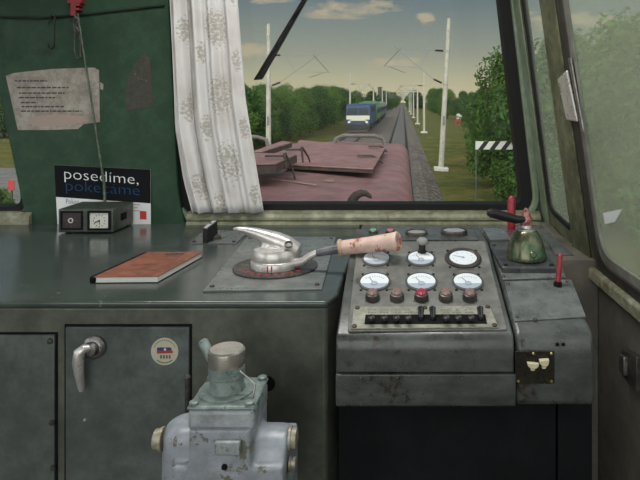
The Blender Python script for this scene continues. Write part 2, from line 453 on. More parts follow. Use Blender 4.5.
for k in range(15):
    a = math.radians(25+k*130/14); 
    bm.prism(circ(.0215*math.cos(a), .0215*math.sin(a), .0011, 6), sf, .0008, .0012)
for k in range(12):
    a = math.radians(232+k*76/11)
    bm.prism(circ(.0215*math.cos(a), .0215*math.sin(a), .0013, 6), sf, .0008, .0012)
bm.build('lettering', plain('sticker_ink', (.12, .10, .08), .7), st, smooth=0)

# ------------------------------------------------------------------ curtain
def curtain():
    nx, nz = 150, 40
    me = bmesh.new(); uvl = me.loops.layers.uv.new('UVMap')
    z1 = ZT-.02; z0 = DESK+.040
    P = []
    L = [(165, -100), (169, 0), (174, 130), (183, 180), (192, 212)]
    Rr = [(226, -100), (237, 0), (245, 100), (256, 170), (263, 214)]
    def at(T, py):
        for (a, b), (c, d) in zip(T, T[1:]):
            if py <= d or (c, d) == T[-1]: return a+(c-a)*(py-b)/(d-b)
    Yc = 1.836
    for j in range(nz+1):
        z = z0+(z1-z0)*j/nz; py = VY-(z-ZC)*F/Yc
        x0 = U(at(L, py), py, Yc).x; x1 = U(at(Rr, py), py, Yc).x
        row = []
        for i in range(nx+1):
            s = i/nx; h = (z-z0)/(z1-z0)
            amp = .013
            ph = 2*PI*(s**.85*4.2)+.5*math.sin(2.2*h+s*3)
            y = amp*math.sin(ph)*(.55+.45*(1-s))+.004*math.sin(ph*2.3+h*5)+.008*math.exp(-((s-.30)/.05)**2)
            y += .003*noise.noise(V(s*9, h*7, 2))
            row.append((me.verts.new(V(x0+(x1-x0)*s+.002*math.sin(ph*1+.6), Yc+y, z)), s, (z-DESK)))
        P.append(row)
    for j in range(nz):
        for i in range(nx):
            q = (P[j][i], P[j][i+1], P[j+1][i+1], P[j+1][i])
            f = me.faces.new([t[0] for t in q]); f.smooth = True
            for lp, t in zip(f.loops, q): lp[uvl].uv = (t[1], t[2])
    m = bpy.data.meshes.new('curtain'); me.to_mesh(m); me.free()
    o = bpy.data.objects.new('curtain', m); COL.objects.link(o)
    base = V(-.56, Yc, z0); o.location = base
    for v in m.vertices: v.co -= base
    sol = o.modifiers.new('cloth', 'SOLIDIFY'); sol.thickness = .0015
    mt = bpy.data.materials.new('curtain_cloth'); nt = nodes(mt)
    out = N(nt, 'ShaderNodeOutputMaterial')
    uv = N(nt, 'ShaderNodeUVMap'); sp = N(nt, 'ShaderNodeSeparateXYZ'); nt.links.new(uv.outputs[0], sp.inputs[0])
    def ma(op, a, b=None, c=None):
        n = nt.nodes.new('ShaderNodeMath'); n.operation = op
        for s_, v_ in zip(n.inputs, (a, b, c)):
            if v_ is None: continue
            if hasattr(v_, 'is_linked'): nt.links.new(v_, s_)
            else: s_.default_value = v_
        return n.outputs[0]
    X, Z = sp.outputs[0], sp.outputs[1]
    tot = None
    # printed bouquets: columns of the weave, repeating down the cloth
    for (cx, z0_, per, rx, rz) in ((.66, .195, .205, .23, .085), (.20, .12, .24, .12, .060), (.42, .30, .23, .08, .055), (.93, .30, .205, .08, .05)):
        dx = ma('DIVIDE', ma('SUBTRACT', X, cx), rx)
        zz = ma('SUBTRACT', ma('MODULO', ma('ADD', ma('SUBTRACT', Z, z0_), per*10.5), per), per*.5)
        dz = ma('DIVIDE', zz, rz)
        d = ma('ADD', ma('MULTIPLY', dx, dx), ma('MULTIPLY', dz, dz))
        k = ma('MAXIMUM', ma('SUBTRACT', 1.15, d), 0)
        tot = k if tot is None else ma('MAXIMUM', tot, k)
    mp = N(nt, 'ShaderNodeMapping'); mp.inputs['Scale'].default_value = (.26, 1, 1); nt.links.new(uv.outputs[0], mp.inputs[0])
    fl = N(nt, 'ShaderNodeTexNoise', inp={'Scale': 120, 'Detail': 2, 'Roughness': .6}); nt.links.new(mp.outputs[0], fl.inputs['Vector'])
    fx = ramp(nt, ma('ADD', fl.outputs[0], ma('MULTIPLY', ma('SUBTRACT', ma('MINIMUM', tot, 1.0), .88), .36)), [(.46, 0), (.55, .85)])
    col = mixc(nt, ma('MULTIPLY', fx, .75), (.74, .73, .72), (.36, .335, .27))
    big = N(nt, 'ShaderNodeTexNoise', inp={'Scale': 7, 'Detail': 5}); nt.links.new(mp.outputs[0], big.inputs['Vector'])
    col = mixc(nt, ramp(nt, big.outputs[0], [(.45, 0), (.75, .5)]), col, (.40, .345, .29))
    # brown stain plus painted fold shade down the gathered pleat
    sx = ma('DIVIDE', ma('SUBTRACT', X, .30), .055); st_ = ma('MULTIPLY', ma('MAXIMUM', ma('SUBTRACT', 1, ma('MULTIPLY', sx, sx)), 0), ramp(nt, big.outputs[0], [(.25, .4), (.6, 1)]))
    col = mixc(nt, ma('MULTIPLY', st_, .75), col, (.17, .14, .11))
    df_ = N(nt, 'ShaderNodeBsdfDiffuse'); tl = N(nt, 'ShaderNodeBsdfTranslucent'); mx = N(nt, 'ShaderNodeMixShader', inp={0: .30})
    nt.links.new(col, df_.inputs[0]); nt.links.new(col, tl.inputs[0])
    nt.links.new(df_.outputs[0], mx.inputs[1]); nt.links.new(tl.outputs[0], mx.inputs[2]); nt.links.new(mx.outputs[0], out.inputs[0])
    m.materials.append(mt)
    return tag(o, 'stained white curtain with a faded floral print hanging at the windscreen', 'curtain')
curtain()

# ------------------------------------------------------------------ things on the green panel
def bil(c00, c10, c11, c01, n=None):
    c00, c10, c11, c01 = map(Vector, (c00, c10, c11, c01))
    nn = n or (c10-c00).cross(c01-c00).normalized()
    return lambda u, v, w: (c00*(1-u)*(1-v)+c10*u*(1-v)+c11*u*v+c01*(1-u)*v)+nn*w
# paper notice
pn = thing('paper_notice', 'faded typed paper notice stuck on the dark green wall panel', 'notice', gf(*gpx(52, 129), 0))
pp = [(6, 76), (14, 73), (32, 71), (52, 69), (80, 68), (94, 67.5), (99, 70), (99.5, 88), (100, 122), (84, 124), (78, 129), (48, 130), (18, 130)]
MB().prism([gpx(*p) for p in pp], gf, 0, .0012).build('sheet', M_paper, pn, smooth=0)
bm = MB(); rr = random.Random(3)
for (x0, x1, y, sl) in ((15, 47, 80.3, .3), (17, 69, 87, -.2), (19, 65, 92.5, -.3), (19, 57, 97, -.3), (21, 38, 102, 0), (22, 65, 106, -.4), (21, 82, 110.5, -.2)):
    x = x0
    while x < x1:
        wd = rr.uniform(1.6, 5.5); e = min(x+wd, x1)
        bm.prism([gpx(x, y), gpx(e, y-.1), gpx(e, y+1.25), gpx(x, y+1.3)], gf, .0012, .0016); x = e+rr.uniform(.7, 1.2)
bm.build('typed_lines', M_ink, pn, smooth=0)
bm = MB(); bm.prism([gpx(*p) for p in ((30, 117), (55, 114), (82, 116), (90, 121), (70, 125), (40, 127), (28, 123))], gf, .0012, .0014)
bm.build('stain', plain('paper_stain', (.30, .235, .20), .8), pn, smooth=0)
pt = [(148.5, 52), (142, 56), (135, 64), (129, 76), (125.5, 92), (124.5, 104), (127, 111), (136, 109), (146, 108.5), (154, 106), (152, 80), (150, 60)]
tag(MB().prism([gpx(*p) for p in pt], gf, 0, .001).build('sticker_residue', paint('olive_residue', (.040, .043, .028), (.024, .026, .017), chips=(.07, .075, .055), rough=.6, s1=30, chipth=.62, chip_s=30), loc=gf(*gpx(140, 108), 0)),
    'dark olive fan-shaped patch of old sticker on the green panel', 'sticker')
tag(MB().prism([gpx(100, 82), gpx(103.5, 84), gpx(103, 90), gpx(100.5, 89)], gf, 0, .0012).build('pale_patch', M_paper, loc=gf(*gpx(101, 90), 0)),
    'tiny torn paper scrap right beside the typed notice on the green panel', 'paper')
# thin rail across the panel, hook, red clip, wire loop, cable
rl = [gf(*gpx(-8, 17), .006), gf(*gpx(40, 18), .006), gf(*gpx(78, 15.5), .006), gf(*gpx(120, 10.5), .006), gf(*gpx(165, 5.5), .006)]
tag(MB().tube(rl, .0042, 8).build('hanging_rail', paint('dark_green_pipe', (.020, .036, .024), rough=.4), loc=rl[0]),
    'thin dark green pipe running across the top of the green panel', 'pipe')
hk = [(48.5, 24), (49.5, 20), (53, 14.5), (55.5, 19), (54, 25), (54.2, 38), (54, 46), (51.5, 49), (49, 47.5), (47.8, 43)]
tag(MB().tube([U(px, py, 1.852) for px, py in hk], .0026, 8).build('metal_hook', M_black, loc=U(53, 14.5, 1.852)),
    'black S-shaped metal hook hanging from the pipe on the green panel', 'hook')
ck = thing('cable_clip', 'red plastic clip at the top edge of the green panel above the wire loop', 'clip', U(75, 10, 1.855))
bm = MB()
for a in ((68, -3, 82, 3.5), (71, 3, 76, 16), (75, 3.5, 80, 6), (75, 8, 79.5, 10.5)):
    p0 = U(a[0], a[3], 1.85); p1 = U(a[2], a[1], 1.85)
    bm.box(p0.x, p1.x, 1.846, YP, p0.z, p1.z)
bm.build('clip_body', plain('dull_red', (.20, .018, .025), .5), ck, bev=.001)
bm = MB()
bm.tube([U(x, y, 1.85) for x, y in ((76, 12), (73.5, 22), (75, 32), (74.5, 50), (77, 58.5), (80.5, 57), (80.5, 40), (78, 30), (79, 20), (77, 13))], .0022, 6)
bm.tube([U(x, y, 1.848) for x, y in ((74, 14), (78, 20), (75, 26), (79, 31), (76, 36))], .0022, 6)
bm.build('wire_loop', M_dsteel, ck)
ctop = DESK+.0725
cab = [U(78, 14, 1.845), U(81, 34, 1.846), U(85, 60, 1.848), U(92, 105, 1.850), U(99, 150, 1.850), U(104, 182, 1.848), V(U(105, 200, 1.848).x, 1.848, ctop)]
tag(MB().tube(cab, [.0028, .003, .003, .0033, .0036, .0045, .005], 8).build('antenna_cable', paint('cable_metal', (.11, .15, .11), (.045, .06, .04), rough=.35, metal=.4, s1=60), loc=cab[-1]),
    'thin metallic cable running from the red clip down to the green clock box', 'cable')

# advert card leaning on the panel
pc = [U(57, 0, 1.858), U(150.5, 0, 1.858)]
c00 = V(pc[0].x, 1.860, DESK); c10 = V(pc[1].x, 1.860, DESK)
c01 = V(U(54.5, 165, 1.868).x, 1.8675, U(54.5, 165, 1.8675).z); c11 = V(U(150.5, 169.5, 1.868).x, 1.8675, U(150.5, 169.5, 1.8675).z)
cf = bil(c00, c10, c11, c01)
ad = thing('advert_card', 'black and white advert card leaning on the green panel behind the clock box', 'card', (c00+c10)/2)
MB().prism([(0, 0), (1, 0), (1, 1), (0, 1)], cf, -.002, 0).build('card', M_white, ad, smooth=0)
MB().prism([(0, .46), (1, .38), (1, 1), (0, 1)], cf, 0, .0004).build('black_field', M_blk, ad, smooth=0)
def fit_text(body, u0, u1, v0, vs, fn, t0, t1, tilt=0):
    b = MB(); b.text(body, 1, lambda x, y, w: V(x, y, w), 0, 1, thin=.016)
    xs = [v.co.x for v in b.bm.verts]; a, e = min(xs), max(xs)
    for v in b.bm.verts:
        u = u0+(u1-u0)*(v.co.x-a)/(e-a)
        v.co = fn(u, v0+v.co.y*vs+tilt*(u-u0), t0+(t1-t0)*v.co.z)
    return b
fit_text('posedíme,', .10, .875, .775, .27, cf, .0004, .0008, -.07).build('lettering', plain('ad_white', (.66, .66, .66), .5), ad, smooth=0)
fit_text('pokecáme', .11, .885, .575, .27, cf, .0004, .0008, -.07).build('lettering', M_blue, ad, smooth=0)
fit_text('Pokec', .105, .24, .345, .13, cf, .0002, .0006).build('lettering', M_blue, ad, smooth=0)
MB().prism([(.885, .09), (.955, .085), (.955, .235), (.885, .24)], cf, 0, .0005).build('logo', M_red, ad, smooth=0)
bm = MB()
for k in range(3): bm.prism([(.80, .36-k*.055), (.80+(.09, .065, .08)[k], .36-k*.055), (.80+(.09, .065, .08)[k], .345-k*.055), (.80, .345-k*.055)], cf, 0, .0004)
M_sp = plain('small_print', (.35, .25, .24), .6)
bm.build('small_print', M_sp, ad, smooth=0); bm = MB()
for k in range(2): bm.prism([(.11, .30-k*.05), (.11+(.10, .08)[k], .30-k*.05), (.11+(.10, .08)[k], .285-k*.05), (.11, .285-k*.05)], cf, 0, .0004)
bm.build('small_print', M_sp, ad, smooth=0)

# clock box
M_box = paint('box_green', (.055, .072, .052), (.032, .040, .029), chips=(.02, .018, .016), rough=.42, s1=20, chipth=.68)
x0, x1 = U(58, 0, 1.724).x, U(113.5, 0, 1.724).x
y0, y1 = 1.724, 1.852
cb = thing('clock_box', 'small dark green metal box with a red meter and a white clock dial', 'instrument', ((x0+x1)/2, y0, DESK))
MB().box(x0, x1, y0, y1, DESK+.004, DESK+.072).build('case', M_box, cb, bev=.004, seg=3)
for fx in (x0+.02, x1-.02):
    for fy in (y0+.02, y1-.02): MB().lathe([(.008, 0), (.008, .005)], Matrix.Translation((fx, fy, DESK)), 10).build('foot', M_rub, cb)
bf = lambda u, v, w: V(x0+u*(x1-x0), y0-w, DESK+v)
W = x1-x0
MB().ring([(.05, .012), (.45, .012), (.45, .066), (.05, .066)], [(.08, .017), (.42, .017), (.42, .061), (.08, .061)], bf, 0, .003).build('meter_bezel', M_blk, cb)
mt = MB().prism([(.08, .017), (.42, .017), (.42, .061), (.08, .061)], bf, 0, .001).build('meter_dial', plain('meter_black', (.012, .010, .010), .4), cb)
c_ = (.235, .039)
sf2 = lambda a, b, w: bf(c_[0]+a/W, c_[1]+b, w)
MB().ring(circ(0, 0, .0075, 18), circ(0, 0, .0045, 18), sf2, .001, .003).build('meter_hub', plain('meter_silver', (.45, .45, .42), .4), mt)
bm = MB()
for k in range(8):
    a = k*PI/4
    p = lambda r, da: (r*math.cos(a+da), r*math.sin(a+da))
    bm.prism([p(.012, -.06), p(.019, -.04), p(.019, .04), p(.012, .06)], sf2, .001, .0016)
bm.build('meter_marks', plain('meter_red', (.12, .025, .02), .5), mt, smooth=0)
MB().ring([(.54, .011), (.95, .011), (.95, .067), (.54, .067)], [(.575, .017), (.915, .017), (.915, .061), (.575, .061)], bf, 0, .004).build('clock_bezel', M_blk, cb)
cd = MB().prism([(.575, .017), (.915, .017), (.915, .061), (.575, .061)], bf, 0, .001).build('clock_dial', plain('clock_white', (.52, .52, .47), .4), cb)
c2_ = (.745, .038)
sf3 = lambda a, b, w: bf(c2_[0]+a/W, c2_[1]+b, w)
bm = MB()
for k in range(12):
    a = k*PI/6; p = lambda r, da: (r*math.cos(a+da), r*math.sin(a+da))
    bm.prism([p(.0150, -.09), p(.0180, -.07), p(.0180, .07), p(.0150, .09)], sf3, .001, .0016)
bm.build('clock_marks', M_ink, cd, smooth=0)
bm = MB(); bm.prism([(.001, -.001), (-.012, -.007), (-.0135, -.004), (-.001, .0015)], sf3, .0016, .002)
bm.prism([(-.001, .001), (.001, -.001), (.0035, -.012), (.002, -.0125)], sf3, .0016, .002); bm.prism(circ(0, 0, .003, 14), sf3, .0016, .0026)
bm.build('clock_hands', M_ink, cd, smooth=0)
MB().box(x1-.002, x1+.004, y0+.045, y0+.075, DESK+.03, DESK+.05).build('side_vent', M_blk, cb, bev=.001)

# ------------------------------------------------------------------ book
bk = thing('book', 'brown covered book lying on the worktop in front of the clock box', 'book', (-.575, 1.375, DESK))
ba = V(-.652, 1.258, 0); e1 = V(.136, .004, 0); e2 = V(.026, .205, 0)
bkf = lambda u, v, w: ba+e1*u+e2*v+V(0, 0, DESK+w)
MB().prism([(.03, .012), (.985, .012), (.985, .988), (.03, .988)], bkf, .0015, .0125).build('pages', plain('page_white', (.66, .65, .62), .7, s=120), bk, smooth=0)
M_cover = paint('brown_cover', (.27, .105, .065), (.19, .070, .043), chips=(.34, .17, .12), rough=.5, s1=14, chipth=.7)
MB().prism([(.02, 0), (1, 0), (1, 1), (.02, 1)], bkf, .0125, .0145).build('cover', M_cover, bk, bev=.0005)
MB().prism([(.02, 0), (1, 0), (1, 1), (.02, 1)], bkf, 0, .0015).build('back_cover', M_blk, bk)
MB().prism([(-.045, -.004), (.05, -.004), (.05, 1.0), (-.045, 1.0)], bkf, .0, .0148).build('spine', M_blk, bk, bev=.004, seg=3)
bm = MB()
for k, (a, b) in enumerate(((.42, .50), (.515, .57), (.585, .67), (.685, .74))): bm.prism([(a, .86), (b, .86), (b, .925), (a, .925)], bkf, .0145, .0147)
bm.prism([(.5, .79), (.70, .79), (.70, .81), (.5, .81)], bkf, .0145, .0147)
bm.build('title_marks', M_ink, bk, smooth=0)

# ------------------------------------------------------------------ key switch on its plate
sw = thing('changeover_switch', 'upright black switch blade on a small metal plate behind the book', 'switch', (-.5, 1.68, DESK))
c = [Uz(190, 244, DESK), Uz(236, 244, DESK), Uz(249, 232, DESK), Uz(203, 231, DESK)]
zf = lambda z: (lambda u, v, w: V(u, v, z+w))
MB().prism([(p.x, p.y) for p in c], zf(DESK), 0, .003).build('switch_plate', M_con2, sw, bev=.001)
cc = sum((p for p in c), V(0, 0, 0))/4
for p in c:
    q = p.lerp(cc, .13); MB().lathe([(.006, 0), (.005, .003), (0, .0035)], Matrix.Translation((q.x, q.y, DESK+.003)), 10).build('screw', M_black, sw)
q = Uz(213, 239.5, DESK)
MB().lathe([(.022, 0), (.022, .006), (.014, .011), (0, .012)], Matrix.Translation((q.x, q.y, DESK+.003)), 20).build('switch_boss', M_dsteel, sw)
xb = U(206.3, 0, 1.61).x
bl = MB().prism([(1.60, .004), (1.60, .042), (1.66, .050), (1.665, .004)], lambda u, v, w: V(xb+w+(u-1.6)*.12, u, DESK+v), -.007, .007)
b_ = bl.build('switch_blade', M_black, sw, bev=.0015)
MB().prism([(1.602, .0425), (1.658, .050), (1.658, .052), (1.602, .0445)], lambda u, v, w: V(xb+w+(u-1.6)*.12, u, DESK+v), -.005, .005).build('blade_cap', plain('worn_grey', (.36, .37, .37), .4), b_)
MB().prism(circ(0, 0, .0035, 12), lambda u, v, w: V(xb+.003+u, 1.636+v, DESK+.0475+w), .001, .003).build('blade_screw', M_black, b_)
# ------------------------------------------------------------------ driver's controller
CX, CY = -.289, 1.367
mc = thing('master_controller', 'silver horn-shaped controller with a taped handle on a square metal plate', 'controller', (CX, CY, DESK))
c = [Uz(203, 292.5, DESK), Uz(322, 290.5, DESK), Uz(336, 238, DESK), Uz(247, 238, DESK)]
MB().prism([(p.x, p.y) for p in c], zf(DESK), 0, .004).build('mounting_plate', paint('plate_grey', (.165, .178, .170), (.12, .13, .122), rough=.36, s1=9, bump=.06), mc, bev=.001)
cc = sum((p for p in c), V(0, 0, 0))/4
for p in c:
    q = p.lerp(cc, .10)
    MB().lathe([(.0055, 0), (.0045, .003), (0, .0035)], Matrix.Translation((q.x, q.y, DESK+.004)), 10).build('screw', M_dsteel, mc)
q = Uz(275.5, 269, DESK)
TM = Matrix.Translation((q.x, q.y, DESK+.004))
MB().lathe([(.095, 0), (.095, .003), (.092, .004), (0, .004)], TM, 48).build('scale_disc', paint('scale_brown', (.075, .058, .052), (.045, .038, .036), rough=.3, s1=24, metal=.3, chips=(.15, .13, .11), chipth=.7), mc)
bm = MB()
for k in range(9):
    a = math.radians(212+k*14)
    p = lambda r, da: (r*math.cos(a+da), r*math.sin(a+da))
    bm.prism([p(.068, -.05), p(.078, -.05), p(.078, .05), p(.068, .05)], lambda u, v, w: V(q.x+u, q.y+v, DESK+.008+w), 0, .0005)
bm.build('scale_marks', plain('scale_red', (.25, .03, .03), .5), mc, smooth=0)
TM = Matrix.Translation((CX, CY, DESK+.008))
MB().lathe([(.057, 0), (.0575, .012), (.0555, .0165), (.0540, .0175), (.0545, .019), (.054, .034), (.050, .041), (.038, .046), (0, .048)], TM, 40).build('drum', M_alu, mc)
bm = MB()
for a in (-97, -88): 
    a = math.radians(a); 
    bm.tube([V(CX+.0582*math.cos(a), CY+.0582*math.sin(a), DESK+z) for z in (.009, .022)], .0014, 6)
bm.build('index_mark', M_red, mc)
def P(px, py, Y): return U(px, py, Y)
k = 1.36/F
hn = MB()
hn.tube([P(300, 254, 1.365), P(296, 250.5, 1.362), P(287, 245.5, 1.36), P(277, 241, 1.36), P(266, 236.8, 1.36), P(255, 233, 1.36), P(245, 230.3, 1.358), P(238, 229.2, 1.356), P(233, 229, 1.355)],
        [3*k, 8*k, 9.5*k, 9*k, 7.2*k, 5.4*k, 3.8*k, 2.6*k, 1.2*k], 18)
hn.tube([P(272, 240, 1.36), P(269, 245, 1.36), P(267, 250, 1.362), P(266, 257, 1.364)], [7*k, 8*k, 9.5*k, 11*k], 16)
hn.tube([P(275, 260, 1.365), P(277, 252, 1.364), P(281, 243, 1.362)], [21*k, 17*k, 9*k], 20)
hn.tube([P(296, 247, 1.362), P(292, 252, 1.362), P(287, 258, 1.364)], [6*k, 10*k, 12*k], 16)
ho = hn.build('horn_lever', M_alu, mc)
rm = ho.modifiers.new('fuse', 'REMESH'); rm.mode = 'VOXEL'; rm.voxel_size = .0016; rm.use_smooth_shade = True
smo = ho.modifiers.new('soft', 'SMOOTH'); smo.iterations = 6
hc = P(288.5, 245, 1.338)
MB().lathe([(.0095, 0), (.0095, .003), (.0070, .0036), (.0062, .001), (0, .001)], frame(hc, (1, 0, 0), (.15, -.62, .78)), 20).build('lever_screw', M_dsteel, mc)
# handle arm
ar = MB()
ar.tube([P(292, 263.5, 1.34), P(303, 261.5, 1.335), P(310, 256, 1.333), P(317, 252.5, 1.333), P(326, 250.8, 1.332)], [5*k, 4.2*k, 3.6*k, 3.4*k, 3*k], 12)
ar.build('arm', M_alu, mc)
MB().tube([P(317, 252.6, 1.332), P(340, 248, 1.326)], [4.0*k, 5.2*k], 16).build('shaft', paint('shaft_grey', (.20, .21, .23), (.14, .145, .16), rough=.35, metal=.3), mc)
MB().tube([P(338.5, 248.5, 1.326), P(340, 248.2, 1.326), P(342, 248, 1.325), P(343.5, 247.6, 1.325)], [7.5*k, 8.8*k, 8.8*k, 7.5*k], 20).build('ferrule', plain('tan_band', (.42, .29, .19), .5), mc)
gr_ = paint('pink_tape', (.66, .47, .41), (.60, .42, .35), chips=(.30, .10, .065), rough=.5, s1=30, chipth=.57, chip_s=16, bump=.2, mixlo=.4, grimy=.3)
g0, g1 = P(342, 248, 1.325), P(398.5, 241, 1.28)
gd = (g1-g0).normalized()
gp = MB()
gM = frame(g0, (0, 0, 1), gd); L = (g1-g0).length
gp.lathe([(.0155, 0), (.0165, .004), (.0170, L*.5), (.0185, L*.8), (.0202, L*.93), (.0205, L-.003), (.0190, L), (.0125, L), (.0110, L-.003), (.0105, L-.02), (0, L-.02)], gM, 28)
gp.build('taped_grip', gr_, mc)
MB().lathe([(.0104, L-.0195), (0, L-.0190)], gM, 20).build('grip_bore', plain('bore_brown', (.10, .04, .025), .7), mc)

# ------------------------------------------------------------------ instrument console
SN = .277; SA = math.atan(SN); CS, SS = math.cos(SA), math.sin(SA)
def cpf(u, v, w): return V(u, 1.06+v*CS-w*SS, ZC-.41+v*SS+w*CS)
def cp(px, py):
    b = (VY-py)/F; Y = .7036/(SN-b); return ((px-VX)/F*Y, (Y-1.06)/CS)
def cpo(px, py, w=0): u, v = cp(px, py); return cpf(u, v, w)
def cframe(px, py, w=0):
    return frame(cpo(px, py, w), (1, 0, 0), (0, -SS, CS))
XL, XM, XR = -.117, .194, .336
co = thing('instrument_console', 'grey metal instrument console with six dials, lamps and a row of switches', 'console', (.04, 1.06, .745))
xf = lambda u, v, w: V(w, u, v)
vtop = (1.37-1.06)/CS
prof = [(1.50, .82), (1.045, .8095), (1.045, .848), (1.047, .861), (1.053, .869), (1.06, .875), (1.37, .961), (1.50, .961)]
MB().prism(prof, xf, XL, XM).build('console_body', M_con, co, bev=.003, seg=2)
MB().prism([(1.50, .8085), (1.041, .8085), (1.041, .762), (1.045, .752), (1.055, .746), (1.50, .745)], xf, XL, XM+.002).build('lower_band', M_con, co, bev=.002)
MB().box(XL+.01, XM-.01, 1.06, 1.49, .800, .815).build('seam_filler', M_gap, co)
for px in (361, 397.5, 429.5, 462):
    p = U(px, 378, 1.041)
    MB().lathe([(.004, 0), (.003, .002), (0, .003)], frame((p.x, 1.041, p.z), (1, 0, 0), (0, -1, 0)), 10).build('rivet', M_con, co)
# face plate on the slope, cover plate on the flat top
MB().prism(rpoly([cp(347.5, 332.5), cp(507, 331), cp(485, 242.5), cp(357.5, 243)], .006), cpf, 0, .0035).build('face_plate', M_pan, co, bev=.001)
tz = .961
tf = lambda u, v, w: V(u, v, tz+w)
MB().prism([(XL+.004, 1.378), (XM-.020, 1.378), (XM-.018, 1.495), (XL+.002, 1.495)], tf, 0, .003).build('top_plate', M_con, co, bev=.001)
FW = .0035
def gauge(px, py, r, kind=0, heavy=False):
    M = cframe(px, py, FW)
    if heavy: pr = [(r, 0), (r, .004), (r*.93, .007), (r*.86, .007), (r*.82, .005), (r*.78, .004), (r*.77, .002), (0, .002)]; ri = r*.78
    else: pr = [(r, 0), (r, .003), (r*.97, .004), (r*.93, .004), (r*.92, .002), (0, .002)]; ri = r*.92
    g = MB().lathe(pr, M, 40).build('gauge', plain('bezel_grey', (.11, .11, .105), .4) if not heavy else plain('bezel_brown', (.05, .042, .038), .35), co)
    fn = lambda a, b, w: M @ V(a, b, w)
    MB().ring(circ(0, 0, ri*1.0, 36), circ(0, 0, ri*.955, 36), fn, .002, .0042).build('rim', M_black, g)
    MB().prism(circ(0, 0, ri*.965, 36), fn, .002, .0035).build('dial', M_dial, g)
    if kind == 0:
        seg = [(ri*.98*math.cos(a), ri*.98*math.sin(a)) for a in [math.radians(200+x*140/14) for x in range(15)]]
        MB().prism(seg, fn, .0035, .0045).build('dial_mask', M_dialg, g)
        MB().prism(circ(0, -ri*.36, ri*.22, 20), fn, .0035, .0060).build('needle_hub', M_dialg, g)
        oy = -ri*.34; rad = ri*1.02; span = (48, 132)
    else:
        oy = 0; rad = ri*.80; span = (-40, 220)
        MB().prism(circ(0, 0, ri*.10, 16), fn, .0035, .0055).build('needle_hub', M_dialg, g)
    bm = MB(); nn = 9
    for i in range(nn):
        a = math.radians(span[0]+(span[1]-span[0])*i/(nn-1)); c_, s_ = math.cos(a), math.sin(a)
        w_ = .0006
        pt = lambda q, e: (q*c_-e*s_, oy+q*s_+e*c_)
        bm.prism([pt(rad*.80, -w_), pt(rad*.90, -w_), pt(rad*.90, w_), pt(rad*.80, w_)], fn, .0035, .0039)
    bm.build('scale_marks', plain('mark_grey', (.22, .24, .26), .5), g, smooth=0)
    a = math.radians(118 if kind == 0 else 160); c_, s_ = math.cos(a), math.sin(a)
    pt = lambda q, e: (q*c_-e*s_, oy+q*s_+e*c_)
    MB().prism([pt(0, -.0007), pt(rad*.78, -.0003), pt(rad*.78, .0003), pt(0, .0007)], fn, .0045, .005).build('needle', plain('needle_grey', (.15, .15, .16), .5), g, smooth=0)
    for sx in (-1, 1):
        for sy in (-1, 1):
            o_ = V(sx*r*.78, sy*r*.86, 0)
            MB().lathe([(.0030, 0), (.0028, .002), (0, .0030)], M @ Matrix.Translation(o_), 8).build('screw', M_black, g)
    return g
gauge(376.5, 260.5, .0315); gauge(420.8, 260.5, .0315); gauge(463, 260.5, .0395, 1, True)
gauge(374.6, 283.8, .0325); gauge(421.3, 283.8, .0325); gauge(467.5, 283.8, .0320)
# engraved name strips under the dials
for (px, py, w) in ((377, 269.2, 20), (420.5, 269.4, 17), (465.5, 270.8, 17), (392, 290.8, 8), (445, 290.5, 8), (372, 302.5, 14), (421, 302.8, 16), (446, 303, 13), (470, 302.5, 14), (397, 302.7, 12)):
    M = cframe(px, py, FW); k2 = .7036/(SN-(VY-py)/F)/F
    MB().prism([(-w/2*k2, -.0022), (w/2*k2, -.0022), (w/2*k2, .0022), (-w/2*k2, .0022)], lambda a, b, e: M @ V(a, b, e), 0, .0008).build('name_strip', plain('strip_grey', (.085, .082, .075), .5), co, smooth=0)
# two flat round indicators on the top plate
def topdial(px, py, r, h):
    p = Uz(px, py, tz+.003)
    M = Matrix.Translation(p)
    g = MB().lathe([(r, 0), (r, h), (r*.93, h+.003), (r*.86, h+.003), (r*.82, h), (0, h)], M, 36).build('round_indicator', M_dsteel, co)
    MB().lathe([(r*.80, h), (r*.80, h+.001), (0, h+.001)], M, 30).build('dial', plain('indicator_grey', (.30, .31, .29), .25, coat=.6), g)
topdial(416.5, 234, .027, .004); topdial(454, 234, .032, .008)
for px, col, nm in ((373.3, (.05, .30, .10), 'green_lens'), (390.3, (.40, .03, .06), 'red_lens')):
    p = Uz(px, 233, tz+.003)
    l = MB().lathe([(.0115, 0), (.0115, .005), (.009, .007), (0, .007)], Matrix.Translation(p), 20).build('signal_lamp', M_dsteel, co)
    MB().lathe([(.0088, .006), (.0082, .009), (.004, .0115), (0, .012)], Matrix.Translation(p), 18).build('lens', plain(nm, col, .15, coat=1), l)
    MB().prism(rpoly([(-.006, -.008), (.006, -.008), (.006, -.003), (-.006, -.003)], .001), lambda a, b, w: p+V(a, b, .0085+w), 0, .001).build('lamp_tag', M_white, l)
# mushroom knob
M = cframe(422, 254.5, FW)
kn = MB().lathe([(.011, 0), (.010, .004), (.0075, .006), (.0075, .022), (.0085, .024), (0, .024)], M, 20).build('push_knob', M_black, co)
MB().lathe([(.008, .023), (.0115, .026), (.0122, .030), (.010, .0335), (0, .035)], M, 24).build('knob_cap', plain('knob_grey', (.22, .22, .21), .35), kn)
# five indicator lamps
for i, px in enumerate((372.6, 397, 421.3, 445.7, 469.6)):
    M = cframe(px, 300.5, FW)
    l = MB().lathe([(.0140, 0), (.0140, .006), (.0125, .012), (.0105, .013), (0, .013)], M, 24).build('indicator_lamp', M_dsteel, co)
    MB().lathe([(.0104, .0125), (.0100, .016), (.0070, .0195), (0, .021)], M, 20).build('lens', plain('lens_red', (.36, .03, .06), .15, coat=1) if i == 2 else plain('lens_dull', (.23, .135, .12), .2, coat=1), l)
